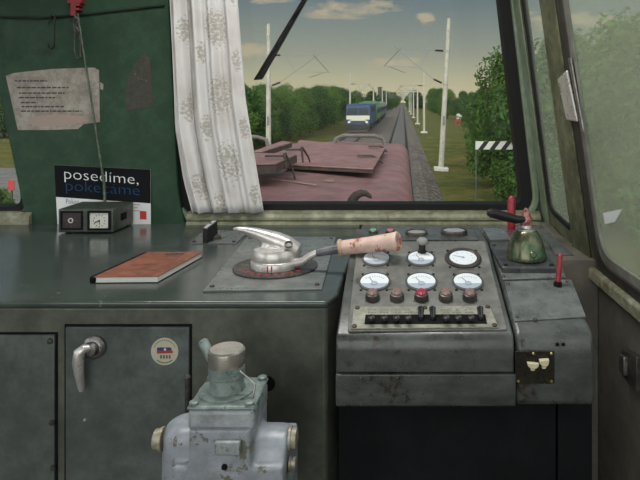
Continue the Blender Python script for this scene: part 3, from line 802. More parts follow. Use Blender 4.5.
# switch strip
lp = [cp(354, 309.5), cp(489.5, 308.5), cp(498.5, 330), cp(351.5, 331.5)]
M_strip = paint('strip_metal', (.34, .34, .28), (.25, .25, .20), rough=.4, s1=20, chips=(.15, .14, .11), chipth=.7)
sp_ = MB().prism(lp[::-1], cpf, FW, FW+.003).build('switch_strip', M_strip, co, bev=.0008)
MB().prism([cp(365.5, 318), cp(485, 317.5), cp(487, 327), cp(364.5, 327.5)], cpf, FW+.003, FW+.0036).build('slot', M_gap, sp_)
for px, py in ((357.5, 311), (487.5, 310), (425, 311), (354.5, 329.5), (494.5, 328.5)):
    MB().lathe([(.0048, 0), (.0042, .002), (0, .003)], cframe(px, py, FW+.003), 12).build('screw', plain('brown_screw', (.06, .042, .03), .5, metal=.4), sp_)
bm = MB(); rr = random.Random(5)
for row, py in enumerate((312.3, 315)):
    for i in range(10):
        px = 372+i*12.1
        for j in range(3):
            if rr.random() < .25: continue
            q0 = px-4+j*3
            bm.prism([cp(q0, py), cp(q0+2.2, py), cp(q0+2.2, py+1), cp(q0, py+1)], cpf, FW+.003, FW+.0034)
bm.build('switch_marks', plain('mark_faint', (.16, .16, .14), .6), sp_, smooth=0)
for i, px in enumerate((372, 384.5, 396.7, 408.2, 421, 432.7, 445.5, 457.3, 470, 480.7)):
    up = i in (4, 5, 9)
    M = cframe(px, 322.5, FW+.0036)
    d = V(0, .9 if up else -.93, .45).normalized()
    tg = MB().lathe([(.0052, 0), (.0052, .003), (.004, .005), (0, .005)], M, 14).build('toggle', M_black, sp_)
    b = MB(); b.tube([M @ V(0, 0, .003), M @ (V(0, 0, .005)+d*.009), M @ (V(0, 0, .006)+d*.017), M @ (V(0, 0, .006)+d*.019)], [.0042, .0056, .0062, .003], 12)
    lv = b.build('toggle_lever', plain('toggle_tip', (.022, .022, .024), .22, spec=.7), co)
    lv.parent = tg

# ------------------------------------------------------------------ side console
sd = thing('side_console', 'narrow grey side console along the right wall carrying the brake valve', 'console', (.265, 1.06, .745))
prof = [(1.50, .745), (1.066, .745), (1.050, .752), (1.045, .765), (1.045, .840), (1.048, .856), (1.054, .867), (1.064, .876), (1.37, .961), (1.50, .961)]
MB().prism(prof, xf, XM+.004, XR).build('console_body', M_con, sd, bev=.008, seg=3)
def splate(pts, t, nm, mat, bev=.001):
    return MB().prism([cp(*p) for p in pts][::-1], cpf, 0, t).build(nm, mat, sd, bev=bev)
splate([(503, 280.5), (566, 278.5), (562, 268), (498.5, 269)], .003, 'cover_strip', M_con2)
splate([(514.5, 322), (586, 318), (571.5, 280.5), (504, 282.5)], .003, 'cover_plate', M_con2)
for p in ((517, 318.5), (535, 321), (508, 285.5), (567, 283.5), (503.5, 278), (504.5, 271.5), (549, 279.5)):
    MB().lathe([(.004, 0), (.003, .002), (0, .003)], cframe(p[0], p[1], .003), 10).build('screw', M_dsteel, sd)
MB().box(XM+.005, .25, 1.375, 1.495, .961, .966).build('top_plate', M_con2, sd, bev=.001)
# small socket plate with two cream keys
sp2 = lambda px, py, w: U(px, py, 1.045)-V(0, w, 0)
qf = lambda u, v, w: V(U(u, 0, 1.045).x, 1.045-w, U(0, v, 1.045).z)
kp = MB().prism([(515, 383), (554, 383), (554, 350.5), (515, 350.5)], qf, 0, .003).build('key_plate', paint('brass_black', (.030, .028, .018), (.018, .016, .012), chips=(.14, .12, .05), rough=.3, s1=30, chipth=.68, metal=.3), sd, bev=.0008)
for (a, b, c_, d_, tl) in ((526, 360, 538, 366, 1), (538, 357.5, 548, 364, -.6)):
    mb = MB()
    mb.prism([(a, b), (c_, b+tl), (c_-1, d_-1.5), (c_-3, d_), (a+4, d_+.5), (a+.5, d_-2.5)], qf, .003, .012)
    mb.prism([((a+c_)/2-2.5, d_-1), ((a+c_)/2+2.5, d_-1), ((a+c_)/2+2, d_+3), ((a+c_)/2-2, d_+3)], qf, .003, .009)
    mb.build('key', plain('cream_plastic', (.58, .53, .36), .45), kp, bev=.0015)
for p in ((518, 380.5), (551, 380.5), (533, 353), (551, 353)):
    pt = qf(p[0], p[1], .003)
    MB().lathe([(.0028, 0), (.002, .0015), (0, .002)], frame(pt, (1, 0, 0), (0, -1, 0)), 8).build('screw', plain('brass', (.35, .28, .10), .35, metal=.7), kp)
for px in (557.5, 563.5):
    pt = qf(px, 344.5, 0)
    MB().lathe([(.0035, 0), (.003, .001), (0, .001)], frame(pt, (1, 0, 0), (0, -1, 0)), 8).build('screw', M_gap, sd)

# rear shelf behind both consoles
tag(MB().box(-.126, .425, 1.502, 1.849, .86, DESK).build('rear_shelf', M_con2, loc=(.14, 1.68, .86), bev=.003),
    'low grey metal shelf between the consoles and the windscreen ledge', 'shelf')
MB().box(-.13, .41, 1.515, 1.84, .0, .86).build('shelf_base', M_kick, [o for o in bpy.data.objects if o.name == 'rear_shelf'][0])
# footwell panels
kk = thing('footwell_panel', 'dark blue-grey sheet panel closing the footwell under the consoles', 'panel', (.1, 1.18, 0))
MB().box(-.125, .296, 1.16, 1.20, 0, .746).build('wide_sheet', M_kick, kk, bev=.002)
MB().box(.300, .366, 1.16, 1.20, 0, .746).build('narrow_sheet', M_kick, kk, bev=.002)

# ------------------------------------------------------------------ brake valve on the side console
zb_ = .941
bv = thing('brake_valve', 'bell-shaped green and brass brake valve on the side console', 'valve', (.262, 1.30, zb_))
VM = Matrix.Translation((.2635, 1.30, zb_))
bp = MB()
pts = [(.205, 1.238), (.318, 1.238), (.305, 1.372), (.196, 1.368)]
bp.prism(rpoly(pts, .008), lambda u, v, w: V(u, v, .918+w+(v-1.238)*.12), 0, .022)
bp.build('base_plate', paint('valve_base', (.060, .066, .066), (.035, .038, .038), rough=.35, s1=20), bv, bev=.003)
for p in pts:
    q = V(p[0], p[1], 0).lerp(V(.26, 1.30, 0), .16)
    MB().lathe([(.0045, 0), (.0045, .003), (0, .004)], Matrix.Translation((q.x, q.y, .940+(q.y-1.238)*.12)), 8).build('bolt', M_black, bv)
VM = Matrix.Translation((.2655, 1.295, .9455))
M_bell = paint('valve_green', (.15, .145, .085), (.050, .095, .050), chips=(.16, .11, .06), rough=.25, metal=.55, s1=22, s2=60, chipth=.66, bump=.08, mixlo=.42, mixhi=.58)
MB().lathe([(.0430, 0), (.0428, .008), (.0395, .020), (.0360, .034), (.0310, .047), (.0240, .057), (.0215, .059), (0, .060)], VM, 36).build('bell', M_bell, bv)
MB().lathe([(.0210, .0585), (.0205, .063), (.0140, .0645), (.0130, .070), (0, .070)], VM, 28).build('collar', M_steel, bv)
MB().lathe([(.011, .066), (.0135, .074), (.0120, .086), (.0070, .098), (.0030, .106), (0, .107)], VM, 20).build('cap', paint('valve_cap', (.42, .30, .27), (.30, .07, .07), rough=.3, metal=.5, s1=60, mixlo=.45, mixhi=.55), bv)
h0 = V(.262, 1.29, .9455+.083); 
hp = [h0, U(516, 219.5, 1.285), U(508, 217.3, 1.28), U(491, 213, 1.27), U(487.5, 212.2, 1.27)]
MB().tube(hp, [.007, .0092, .0098, .0100, .0060], 16).build('handle', M_black, bv)
pp_ = V(.2655+.006, 1.295-.040, .9455+.016)
MB().lathe([(.0075, 0), (.0075, .006), (.005, .008), (0, .008)], frame(pp_+V(0, .004, -.002), (1, 0, 0), (.1, -.9, .35)), 14).build('boss', M_bell, bv)
# red levers
rl_ = thing('red_lever', 'tall red rod lever standing behind the bell-shaped brake valve', 'lever', (.272, 1.51, .90))
p0 = U(511.3, 236, 1.54); p1 = U(511.5, 198, 1.54)
MB().tube([V(p0.x, 1.54, .905), p0, p0.lerp(p1, .5), p1-V(0, 0, .006), p1+V(0, 0, .002), p1+V(0, 0, .006)], [.0095, .0105, .0105, .0105, .008, .003], 16).build('rod', M_redl, rl_)
MB().lathe([(.022, 0), (.020, .012), (.013, .018), (0, .018)], Matrix.Translation((p0.x, 1.54, .90)), 16).build('socket', paint('socket_green', (.06, .085, .06), rough=.4, s1=30), rl_)
a0, a1 = cpo(557.5, 287, .002), U(560.3, 255.5, 1.20)
rs = thing('red_lever', 'short slim red lever standing on the side console near the wall', 'lever', a0)
MB().tube([a0, a0.lerp(a1, .5), a1, a1+(a1-a0).normalized()*.004], [.0050, .0056, .0050, .002], 14).build('rod', M_redl, rs)
MB().tube([a0, a0+(a1-a0).normalized()*.009], [.0085, .0075], 14).build('socket', M_gap, rs)

# ------------------------------------------------------------------ pipe valve in the foreground
M_vp = paint('valve_paint', (.32, .345, .39), (.24, .265, .29), chips=(.12, .115, .085), rough=.4, s1=9, bump=.25, chipth=.60, chip_s=17, grimy=.6)
M_vg = paint('valve_greenish', (.25, .30, .29), (.17, .21, .20), chips=(.035, .12, .085), rough=.42, s1=18, bump=.25, chipth=.58, chip_s=30)
vx, vy = -.279, .95
fv = thing('air_valve', 'pale grey cast air valve with a silver cap standing before the cupboard', 'valve', (vx, vy, 0))
bd = MB()
def pb(px0, px1, py0, py1, y0, y1, yy=.90):
    a = U(px0, py1, yy); b = U(px1, py0, yy)
    bd.box(a.x, b.x, y0, y1, a.z, b.z)
z480 = U(0, 480, .88).z
bd.box(-.345, -.178, .892, 1.02, .56, .738)          # main block
bd.lathe([(.041, -.14), (.042, .0), (.041, .066), (.036, .078), (.024, .084), (0, .086)], Matrix.Translation((-.335, .945, .698)), 28)
bd.tube([V(-.30, .945, .727), V(-.195, .945, .727), V(-.178, .945, .727)], [.045, .045, .043], 24)
bd.tube([V(-.20, .945, .60), V(-.20, .945, .73)], [.026, .026], 20)
bd.box(-.318, -.226, .890, 1.002, .72, .795)
bd.box(-.302, -.240, .876, .90, .56, .690)
b_ = bd.build('valve_body', M_vp, fv)
rm = b_.modifiers.new('cast', 'REMESH'); rm.mode = 'VOXEL'; rm.voxel_size = .0030; rm.use_smooth_shade = True
sm = b_.modifiers.new('soft', 'SMOOTH'); sm.iterations = 12; sm.factor = .6
# collar block with a flange plate
M_col = paint('collar_paint', (.35, .375, .40), (.27, .29, .30), chips=(.05, .16, .10), rough=.42, s1=14, bump=.2, chipth=.58, chip_s=20)
MB().box(vx-.0445, vx+.0555, .899, .996, .788, .820).build('collar_block', M_col, fv, bev=.007, seg=3)
MB().box(vx-.0430, vx+.0540, .900, .995, .778, .7895).build('collar_base', M_vp, fv, bev=.004, seg=2)
MB().box(vx-.0450, vx+.0560, .898, .997, .8195, .8255).build('flange', M_vg, fv, bev=.006, seg=2)
MB().lathe([(.0430, 0), (.0430, .003), (.040, .004), (0, .004)], Matrix.Translation((vx, vy, .8250)), 36).build('ring', M_vg, fv)
for sx in (-1, 1):
    for sy in (-1, 1):
        MB().lathe([(.0075, 0), (.0075, .004), (.005, .0055), (0, .0055)], Matrix.Translation((vx+.0055+sx*.042, vy-.003+sy*.041, .8255)), 12).build('bolt', M_vg, fv)
VM = Matrix.Translation((vx, vy, .829))
MB().lathe([(.0285, 0), (.0275, .006), (.0265, .010), (.0265, .020), (.0280, .022), (.0280, .034), (.0262, .036), (.0262, .042), (0, .042)], VM, 36).build('neck', M_vg, fv)
MB().lathe([(.0275, .038), (.0285, .041), (.0288, .046), (.0290, .056), (.0282, .061), (.0255, .0635), (0, .0645)], VM, 40).build('cap', paint('cap_steel', (.72, .69, .62), (.58, .55, .49), rough=.24, rvar=.04, metal=.8, s1=20, bump=.03, grimy=.2), fv)
# lever stub behind the cap, wire, pin, tag, bolts
MB().tube([U(214, 362, .985), U(203, 342, 1.0), U(202, 340, 1.0)], [.0085, .0085, .005], 14).build('lever_stub', M_vg, fv)
MB().tube([V(vx+.024, vy-.012, .862), V(vx+.050, vy-.02, .845), V(vx+.0475, vy-.025, .826)], .0016, 6).build('seal_wire', M_steel, fv)
MB().tube([U(187.5, 376, 1.02), U(187.5, 420, 1.02)], .0045, 10).build('pin', M_dsteel, fv)
MB().tube([U(187.5, 375, 1.02), U(187.5, 377, 1.02)], [.003, .0055], 10).build('pin_head', M_dsteel, fv)
q0 = U(212, 460, .872); q1 = U(238, 446, .872)
MB().box(q0.x, q1.x, .882, .900, q0.z, q1.z).build('tag_plate', M_col, fv, bev=.002)
q = U(225, 466, .874)
MB().lathe([(.0045, 0), (.0045, .002), (0, .002)], frame((q.x, .8725, q.z), (1, 0, 0), (0, -1, 0)), 14).build('bore', M_gap, fv)
M_bolt = paint('brass_bolt', (.38, .39, .38), (.33, .28, .15), chips=(.05, .16, .10), rough=.4, metal=.2, s1=40, chipth=.68)
def hexbolt(c, d, r, h):
    M = frame(c, (0, 0, 1), d)
    MB().lathe([(r*1.18, 0), (r*1.18, h*.3), (r*1.0, h*.35), (r*.98, h*.95), (r*.85, h), (0, h)], M, 6 if False else 12).build('bolt', M_bolt, fv)
hexbolt(V(-.371, .93, U(0, 439, .93).z), (-1, 0, 0), .0150, .014)
hexbolt(V(-.178, .94, U(0, 438, .94).z), (1, 0, 0), .0155, .012)
hexbolt(V(-.176, .93, U(0, 463, .93).z), (1, 0, 0), .0095, .010)
MB().lathe([(.030, 0), (.030, .60)], Matrix.Translation((vx+.005, vy, .0)), 20).build('riser_pipe', M_vp, fv)
MB().lathe([(.06, 0), (.06, .02), (.035, .03)], Matrix.Translation((vx+.005, vy, .0)), 20).build('floor_flange', M_vp, fv)
# ------------------------------------------------------------------ outside
KK = 3.9/3.5
GZ = ZC-3.9                    # rail level
def G(px, py): 
    Y = 3.9*F/(py-VY); return V((px-VX)/F*Y, Y, GZ)
M_grass = paint('grass', (.150, .122, .036), (.066, .090, .020), chips=(.15, .125, .05), rough=.9, s1=.35, s2=9, spec=.1, bump=.4, chipth=.6, chip_s=2)
M_ball = paint('ballast', (.150, .128, .106), (.092, .080, .068), chips=(.25, .22, .195), rough=.95, s1=.5, s2=6, spec=.15, bump=.6, chipth=.54, chip_s=5)
M_bed = paint('track_bed', (.165, .155, .145), (.115, .108, .10), rough=.9, s1=1.2, s2=6, spec=.2, bump=.4, stretch=(.3, 2.2, 1))
M_road = paint('road', (.20, .195, .185), (.15, .145, .135), rough=.85, s1=.6, spec=.2)
struct(MB().box(-400, 400, -60, 900, GZ-1.2, GZ-.30).build('ground', M_grass, smooth=0))
TX, TX2 = -.44, -5.25
bm = MB().prism([(TX2-2.2, -.31), (TX2-1.6, -.06), (1.05, -.06), (1.75, -.31)], lambda u, v, w: V(u, w, GZ+v), -40, 700)
struct(bm.build('ballast_bed', M_ball, smooth=0))
for tx, lab in ((TX, 'railway track running straight ahead under the red bonnet'), (TX2, 'neighbouring railway track under the blue locomotive')):
    t = thing('railway_track', lab, 'track', (tx, 2, GZ-.06))
    MB().box(tx-1.0, tx+1.0, -20, 690, GZ-.07, GZ-.045).build('sleeper_bed', M_bed, t, smooth=0)
    for s in (-1, 1):
        rx = tx+s*.7525
        MB().prism([(-.085, -.07), (.085, -.07), (.085, -.05), (.02, -.035), (.036, -.02), (.036, 0), (-.036, 0), (-.036, -.02), (-.02, -.035), (-.085, -.05)],
                   lambda u, v, w: V(rx+u*1.25, w, GZ+v+.04), -20, 690).build('rail', plain('rail_steel', (.035, .027, .022), .7, spec=.2), t)
# side road on the left, seen through the corner window
struct(MB().prism([(-70, 23), (-13.6, 23.5), (-13.6, 36.5), (-70, 37.5)], lambda u, v, w: V(u, v, GZ-.30+w), 0, .03).build('road', M_road, smooth=0))
mp0 = U(11.5, 190, 25.0)
mk = thing('marker_post', 'small red marker plate on a post beside the road outside the left window', 'post', (mp0.x, 25.0, GZ-.3))
MB().box(mp0.x-.03, mp0.x+.03, 25.0, 25.05, GZ-.3, mp0.z+.1).build('post', M_dsteel, mk)
MB().box(mp0.x-.13, mp0.x+.13, 24.96, 25.0, mp0.z, mp0.z+.40).build('plate', M_red, mk)

# ------------------------------------------------------------------ trees
def leafmat(name, c, c2):
    m = bpy.data.materials.new(name); nt = nodes(m)
    o = N(nt, 'ShaderNodeOutputMaterial')
    oi = N(nt, 'ShaderNodeObjectInfo')
    col = mixc(nt, ramp(nt, tex(nt, 1.6, 4, .7), [(.3, 0), (.7, 1)]), c, c2)
    col = mixc(nt, ramp(nt, tex(nt, 9, 2, .7, off=4), [(.35, 0), (.75, .8)]), col, [x*1.7 for x in c])
    hs = N(nt, 'ShaderNodeHueSaturation'); mr = N(nt, 'ShaderNodeMapRange', inp={3: .75, 4: 1.25}); nt.links.new(oi.outputs['Random'], mr.inputs[0])
    nt.links.new(mr.outputs[0], hs.inputs['Value']); nt.links.new(col, hs.inputs['Color'])
    d = N(nt, 'ShaderNodeBsdfDiffuse'); t = N(nt, 'ShaderNodeBsdfTranslucent'); mx = N(nt, 'ShaderNodeMixShader', inp={0: .3})
    nt.links.new(hs.outputs[0], d.inputs[0]); nt.links.new(hs.outputs[0], t.inputs[0])
    nt.links.new(d.outputs[0], mx.inputs[1]); nt.links.new(t.outputs[0], mx.inputs[2]); nt.links.new(mx.outputs[0], o.inputs[0])
    return m
M_leafA = leafmat('leaves_mid', (.095, .165, .042), (.040, .085, .024))
M_leafB = leafmat('leaves_dark', (.060, .115, .036), (.030, .062, .022))
M_bark = paint('bark', (.06, .045, .03), (.035, .028, .02), rough=.9, s1=6)
def crown_mesh(name, seed, clumps, nleaf, leaf, mat, h=6.0, low=.12, wide=.42):
    """unit tree of height h: lumpy crown of many small leaf blades"""
    rd = random.Random(seed); verts = []; faces = []
    cl = []
    for i in range(clumps):
        t = rd.random(); z = h*(low+(1-low)*(.08+.84*t)); 
        rmax = h*wide*(math.sin(PI*min(1, .22+.80*t))**.7)
        a = rd.random()*2*PI; r = rmax*math.sqrt(rd.random())*.80
        cl.append((V(r*math.cos(a), r*math.sin(a), z), h*rd.uniform(.10, .17)))
    for i in range(nleaf):
        c, r = rd.choice(cl)
        d = V(rd.gauss(0, 1), rd.gauss(0, 1), rd.gauss(0, 1)).normalized()
        p = c+d*r*(.55+.5*rd.random()); 
        if p.z < .08: continue
        n = (d+V(rd.uniform(-1, 1), rd.uniform(-1, 1), rd.uniform(-.4, 1.2))).normalized()
        a = n.cross(V(rd.uniform(-1, 1), rd.uniform(-1, 1), rd.uniform(-1, 1))).normalized(); b = n.cross(a)
        L = leaf*rd.uniform(.7, 1.4)
        k = len(verts)
        verts += [p-a*L*.5, p+b*L*.27+n*L*.05, p+a*L*.5, p-b*L*.27+n*L*.05]
        faces.append((k, k+1, k+2, k+3))
    me = bpy.data.meshes.new(name); me.from_pydata(verts, [], faces); me.materials.append(mat)
    return me
CROWNS = [crown_mesh('crown_a', 1, 46, 13000, .22, M_leafA), crown_mesh('crown_b', 2, 60, 13000, .23, M_leafB, wide=.46),
          crown_mesh('crown_c', 3, 40, 12000, .21, M_leafA, wide=.36), crown_mesh('crown_d', 4, 34, 9000, .13, M_leafA, h=3.0, low=.02, wide=.62)]
def trunk_mesh():
    mb = MB(); mb.tube([V(0, 0, 0), V(.05, 0, 1.0), V(0, .06, 2.4), V(.05, 0, 4.2)], [.17, .13, .10, .03], 8)
    rd = random.Random(2)
    for k in range(9):
        z = 1.0+k*.36; a = k*2.4
        mb.tube([V(.02, .02, z), V(.6*math.cos(a), .6*math.sin(a), z+.5), V(1.25*math.cos(a), 1.25*math.sin(a), z+.75)], [.05, .035, .012], 6)
    me = bpy.data.meshes.new('trunk'); mb.bm.to_mesh(me); mb.bm.free(); me.materials.append(M_bark); return me
TRUNK = trunk_mesh()
def tree(x, y, h, kind, label, group=None, rot=None, wid=1.0, name='tree', cat='tree'):
    x, y, h = x*KK, y*KK, h*KK
    base = 3.0 if kind == 3 else 6.0
    t = thing(name, label, cat, (x, y, GZ-.32), group)
    s = h/base
    t.scale = (s*wid, s*wid, s); t.rotation_euler.z = R.uniform(0, 6.28) if rot is None else rot
    f = bpy.data.objects.new('foliage', CROWNS[kind]); COL.objects.link(f); f.parent = t
    if kind != 3:
        f = bpy.data.objects.new('trunk', TRUNK); COL.objects.link(f); f.parent = t
    return t
# right-hand side, along the embankment
tree(4.35, 26.5, 5.9, 0, 'tall leafy tree rising at the right edge of the windscreen behind the striped board', wid=.80)
RB = 'trees along the right embankment'
LR = 'leafy tree in the row along the right embankment beyond the striped board'
for (x, y, h, kd) in ((5.9, 33, 5.2, 1), (6.4, 41, 4.6, 0), (7.6, 50, 4.4, 2), (7.9, 60, 4.8, 1), (9.0, 72, 4.6, 0), (10.4, 82, 4.4, 1), (11.5, 100, 5.0, 1), (9, 122, 6, 0), (11.6, 116, 5.4, 1), (14.2, 112, 5.2, 1), (9, 145, 6.5, 1), (9, 170, 7, 0), (10, 200, 7.5, 1)):
    tree(x, y, h, kd, LR, RB)
LS = 'leafy tree close outside seen through the hazy side windows'
for (x, y, h, kd) in ((6.2, 22.5, 6.2, 1), (7.0, 19.5, 6.4, 0), (6.8, 16, 6.2, 2), (7.2, 13, 6.0, 0), (7.0, 10.3, 6.4, 1), (7.4, 7.5, 6.2, 0), (7.2, 4.5, 6.0, 2), (9.5, 18, 7.2, 1), (10.4, 11.5, 7.4, 0)):
    tree(x, y, h, kd, LS, 'trees outside the side windows', wid=1.05)
for (x, y, h) in ((4.6, 22.5, 2.6), (4.75, 19.5, 2.4), (5.1, 16.8, 2.5)):
    tree(x, y, h, 3, 'low bush on the bank below the striped board', 'bushes by the striped board', name='bush', cat='bush')
for (x, y, h) in ((4.9, 30.5, 2.0), (5.3, 36, 2.0), (5.8, 45, 2.2)):
    tree(x, y, h, 3, 'low bush at the foot of the tree row on the right embankment', 'bushes on the embankment', name='bush', cat='bush')
# left row behind the pole
LB = 'trees along the left side of the line'
LL = 'leafy tree in the row left of the line behind the pale pole'
for i, (px, Y, h, kd) in enumerate(((232, 44, 4.3, 0), (247, 47, 4.5, 1), (258, 50, 4.7, 0), (268, 52, 4.3, 1), (279, 55, 4.7, 0), (290, 58, 4.6, 2), (300, 62, 4.9, 0), (310, 68, 4.8, 1), (318, 76, 5.5, 1), (326, 84, 5.7, 0), (334, 92, 5.8, 1), (240, 62, 5.4, 1), (262, 66, 5.4, 1), (286, 72, 5.6, 0), (304, 82, 5.4, 1))):
    tree((px-VX)/F*Y, Y, h, kd, LL, LB, wid=1.12)
for i, (px, Y, h, kd) in enumerate(((342, 118, 6, 1), (349, 130, 5.6, 0), (356, 150, 6, 1), (372, 180, 6.3, 1), (384, 190, 6.6, 1), (390, 240, 7, 0), (394, 300, 7.5, 1), (413, 250, 7, 0), (411, 320, 7.5, 1), (417, 210, 6.5, 1))):
    tree((px-VX)/F*Y, Y, h, kd, 'far dark tree at the end of the line near the vanishing point', 'far trees down the line', wid=1.2)
for i, (px, Y, h, kd) in enumerate(((-14, 58, 3.6, 1), (4, 62, 3.9, 0), (20, 60, 3.6, 1), (36, 64, 3.9, 0), (-34, 60, 3.8, 1), (-60, 62, 3.8, 0), (-90, 62, 4, 1), (-8, 90, 5.2, 1), (14, 88, 5.0, 1), (32, 92, 5.2, 0))):
    tree((px-VX)/F*Y, Y, h, kd, 'tree in the distant row seen through the left corner window', 'trees through the left window', wid=1.2)
for (px, py, h) in ((-1, 216, .95), (9, 217, .62), (-14, 214, 1.1), (22, 215, .36)):
    g = G(px, py); f_ = 4.2/3.9
    tree(g.x*f_/KK, g.y*f_/KK, h, 3, 'green roadside shrub low in the left corner window', 'roadside shrubs at left', name='shrub', cat='bush')

# ------------------------------------------------------------------ catenary masts
M_mast = paint('mast_concrete', (.52, .50, .42), (.42, .40, .33), rough=.8, s1=3, spec=.2)
M_wire = plain('wire_grey', (.20, .22, .23), .6, metal=.2)
def mast(x, y, top, side, label, group=None, detail=True, r=.17):
    """side: +1 bracket reaches to the right, -1 to the left"""
    b = GZ-.30
    t = thing('catenary_mast', label, 'pole', (x, y, b), group)
    k = top-b
    MB().tube([V(x, y, b), V(x, y, b+k*.55), V(x, y, top)], [r, r*.82, r*.62], 12).build('pole', M_mast, t)
    MB().box(x-.42, x+.42, y-.42, y+.42, b, b+.22).build('footing', plain('footing_pale', (.50, .49, .44), .8), t, bev=.03)
    z1 = top-k*.215; z2 = top-k*.435
    bm = MB()
    for zz in (top-k*.085, z1, z2): bm.lathe([(r*.9, -.05), (r*.9, .05)], Matrix.Translation((x, y, zz)), 12)
    bm.build('bands', plain('band_grey', (.30, .29, .26), .6), t)
    w = .013 if detail else .024
    e = x+side*2.75
    for zz, dz in ((z1, 0), (z2, .28)):
        ins = MB(); a = V(x+side*.22, y, zz+dz*.3); c = V(x+side*.72, y, zz+dz)
        ins.tube([a.lerp(c, q/10) for q in range(11)], [.075 if q % 2 else .045 for q in range(11)], 10)
        ins.build('insulator', M_black, t)
        MB().tube([V(x+side*.10, y, zz), a], .03, 6).build('bracket', M_mast, t)
    zb2 = z2+.28
    fr = MB()
    fr.tube([V(x+side*.72, y, z1), V(e+side*.15, y, z1)], w, 6)                          # top tie
    fr.tube([V(x+side*.72, y, zb2), V(e+side*.45, y, z1+.14)], w*1.2, 6)                 # inclined tube
    zm = zb2+(z1-zb2)*.42; xm = x+side*(.72+(2.75-.72)*.42)
    fr.tube([V(xm-side*.02, y, zm+.05), V(x+side*1.05, y, z1)], w, 6)                    # stay
    fr.tube([V(xm, y, zm-.05), V(e+side*.95, y, zm-.10)], w, 6)                          # registration arm
    fr.build('cantilever', M_wire, t)
    dr = MB(); dr.tube([V(e, y, z1), V(e+side*.95, y, zm-.10)], w*1.1, 6)
    dr.tube([V(e+side*.6, y, zm-.12), V(e-side*.3, y, zm-.42)], w, 6)
    dr.build('dropper', M_black, t)
    if detail:
        pz = b+k*.33
        s = MB(); s.box(x-.06, x+.06, y-r*.95, y-r*.7, pz-.28, pz+.28); s.build('number_tag', plain('tag_dark', (.15, .15, .14), .6), t)
    return t
mast(2.25, 35.6, U(0, 18, 35.6).z, -1, 'tall pale concrete catenary mast nearest on the right of the line').rotation_euler.y = .052
mast((268.5-VX)/F*36.7, 36.7, U(0, 24, 36.7).z, 1, 'tall pale concrete catenary mast on the left behind the wiper')
mast((424-VX)/F*76, 76, U(0, 82, 76).z+1.2, -1, 'second catenary mast on the right of the line, next beyond the nearest', detail=False, r=.16)
mast((350-VX)/F*90, 90, U(0, 72, 90).z, 1, 'catenary mast standing behind the blue locomotive', detail=False, r=.16)
for i, (px, Y) in enumerate(((417.5, 104), (413.5, 140), (411, 176), (409.3, 212))):
    mast((px-VX)/F*Y, Y, GZ+7.2, -1, 'small far catenary mast in the receding row on the right', 'far right masts', detail=False, r=.17)
for i, (px, Y) in enumerate(((381, 120), (388, 156), (391, 192), (393.5, 228))):
    mast((px-VX)/F*Y-1.5, Y, GZ+7.0, 1, 'small far catenary mast in the receding row on the left', 'far left masts', detail=False, r=.17)

# ------------------------------------------------------------------ striped board
bx0, bx1, byY = U(475.5, 0, 24.5).x, U(521, 0, 24.5).x, 24.5
zt, zb3 = U(0, 141.3, 24.5).z, U(0, 149.5, 24.5).z
sb = thing('striped_board', 'black and white striped warning board on two thin posts at the right', 'sign', ((bx0+bx1)/2, byY, GZ-.3))
MB().box(bx0, bx1, byY, byY+.03, zb3, zt).build('board', plain('board_white', (.62, .64, .58), .6), sb)
bmx = MB(); hh = zt-zb3; n_ = 4; pw = (bx1-bx0)/n_
for i in range(n_):
    xa = bx0+pw*(i+.22)
    bmx.prism([(xa, zb3), (xa+pw*.45, zb3), (xa+pw*.45+hh*.75, zt), (xa+hh*.75, zt)], lambda u, v, w: V(min(u, bx1), byY-w, v), 0, .004)
bmx.build('stripes', plain('board_black', (.015, .016, .018), .6), sb, smooth=0)
for x in (bx0+.03, U(513.5, 0, 24.5).x):
    MB().tube([V(x, byY+.05, GZ-.3), V(x, byY+.05, zt)], .022, 8).build('post', plain('post_grey', (.14, .15, .14), .5, metal=.4), sb)

# ------------------------------------------------------------------ trains on the next track
M_lb = paint('loco_blue', (.022, .055, .15), (.018, .042, .11), rough=.45, s1=1.5)
M_lc = plain('loco_cream', (.62, .62, .48), .5)
M_ld = plain('loco_dark', (.030, .030, .032), .6)
M_lw = plain('loco_glass', (.020, .026, .026), .5, spec=.2)
ly = 70.0
lc = thing('locomotive', 'blue electric locomotive with a cream band on the neighbouring track', 'locomotive', (TX2, ly, GZ))
w2_ = 1.42
pr = [(ly, .95), (ly, 1.9), (ly+.12, 2.2), (ly+.45, 3.05), (ly+.9, 3.40), (ly+14.6, 3.40), (ly+15.4, 3.05), (ly+15.8, 1.9), (ly+15.8, .95)]
MB().prism(pr, lambda u, v, w: V(TX2+w, u, GZ+v), -w2_, w2_).build('body', M_lb, lc, bev=.12, seg=3)
MB().prism([(-1.36, 1.62), (1.36, 1.62), (1.36, 2.08), (-1.36, 2.08)], lambda u, v, w: V(TX2+u, ly-w+.02, GZ+v), 0, .06).build('cream_band', M_lc, lc)
MB().prism([(-1.0, 1.48), (1.0, 1.48), (.8, 1.62), (-.8, 1.62)], lambda u, v, w: V(TX2+u, ly-w+.02, GZ+v), 0, .06).build('cream_band', M_lc, lc)
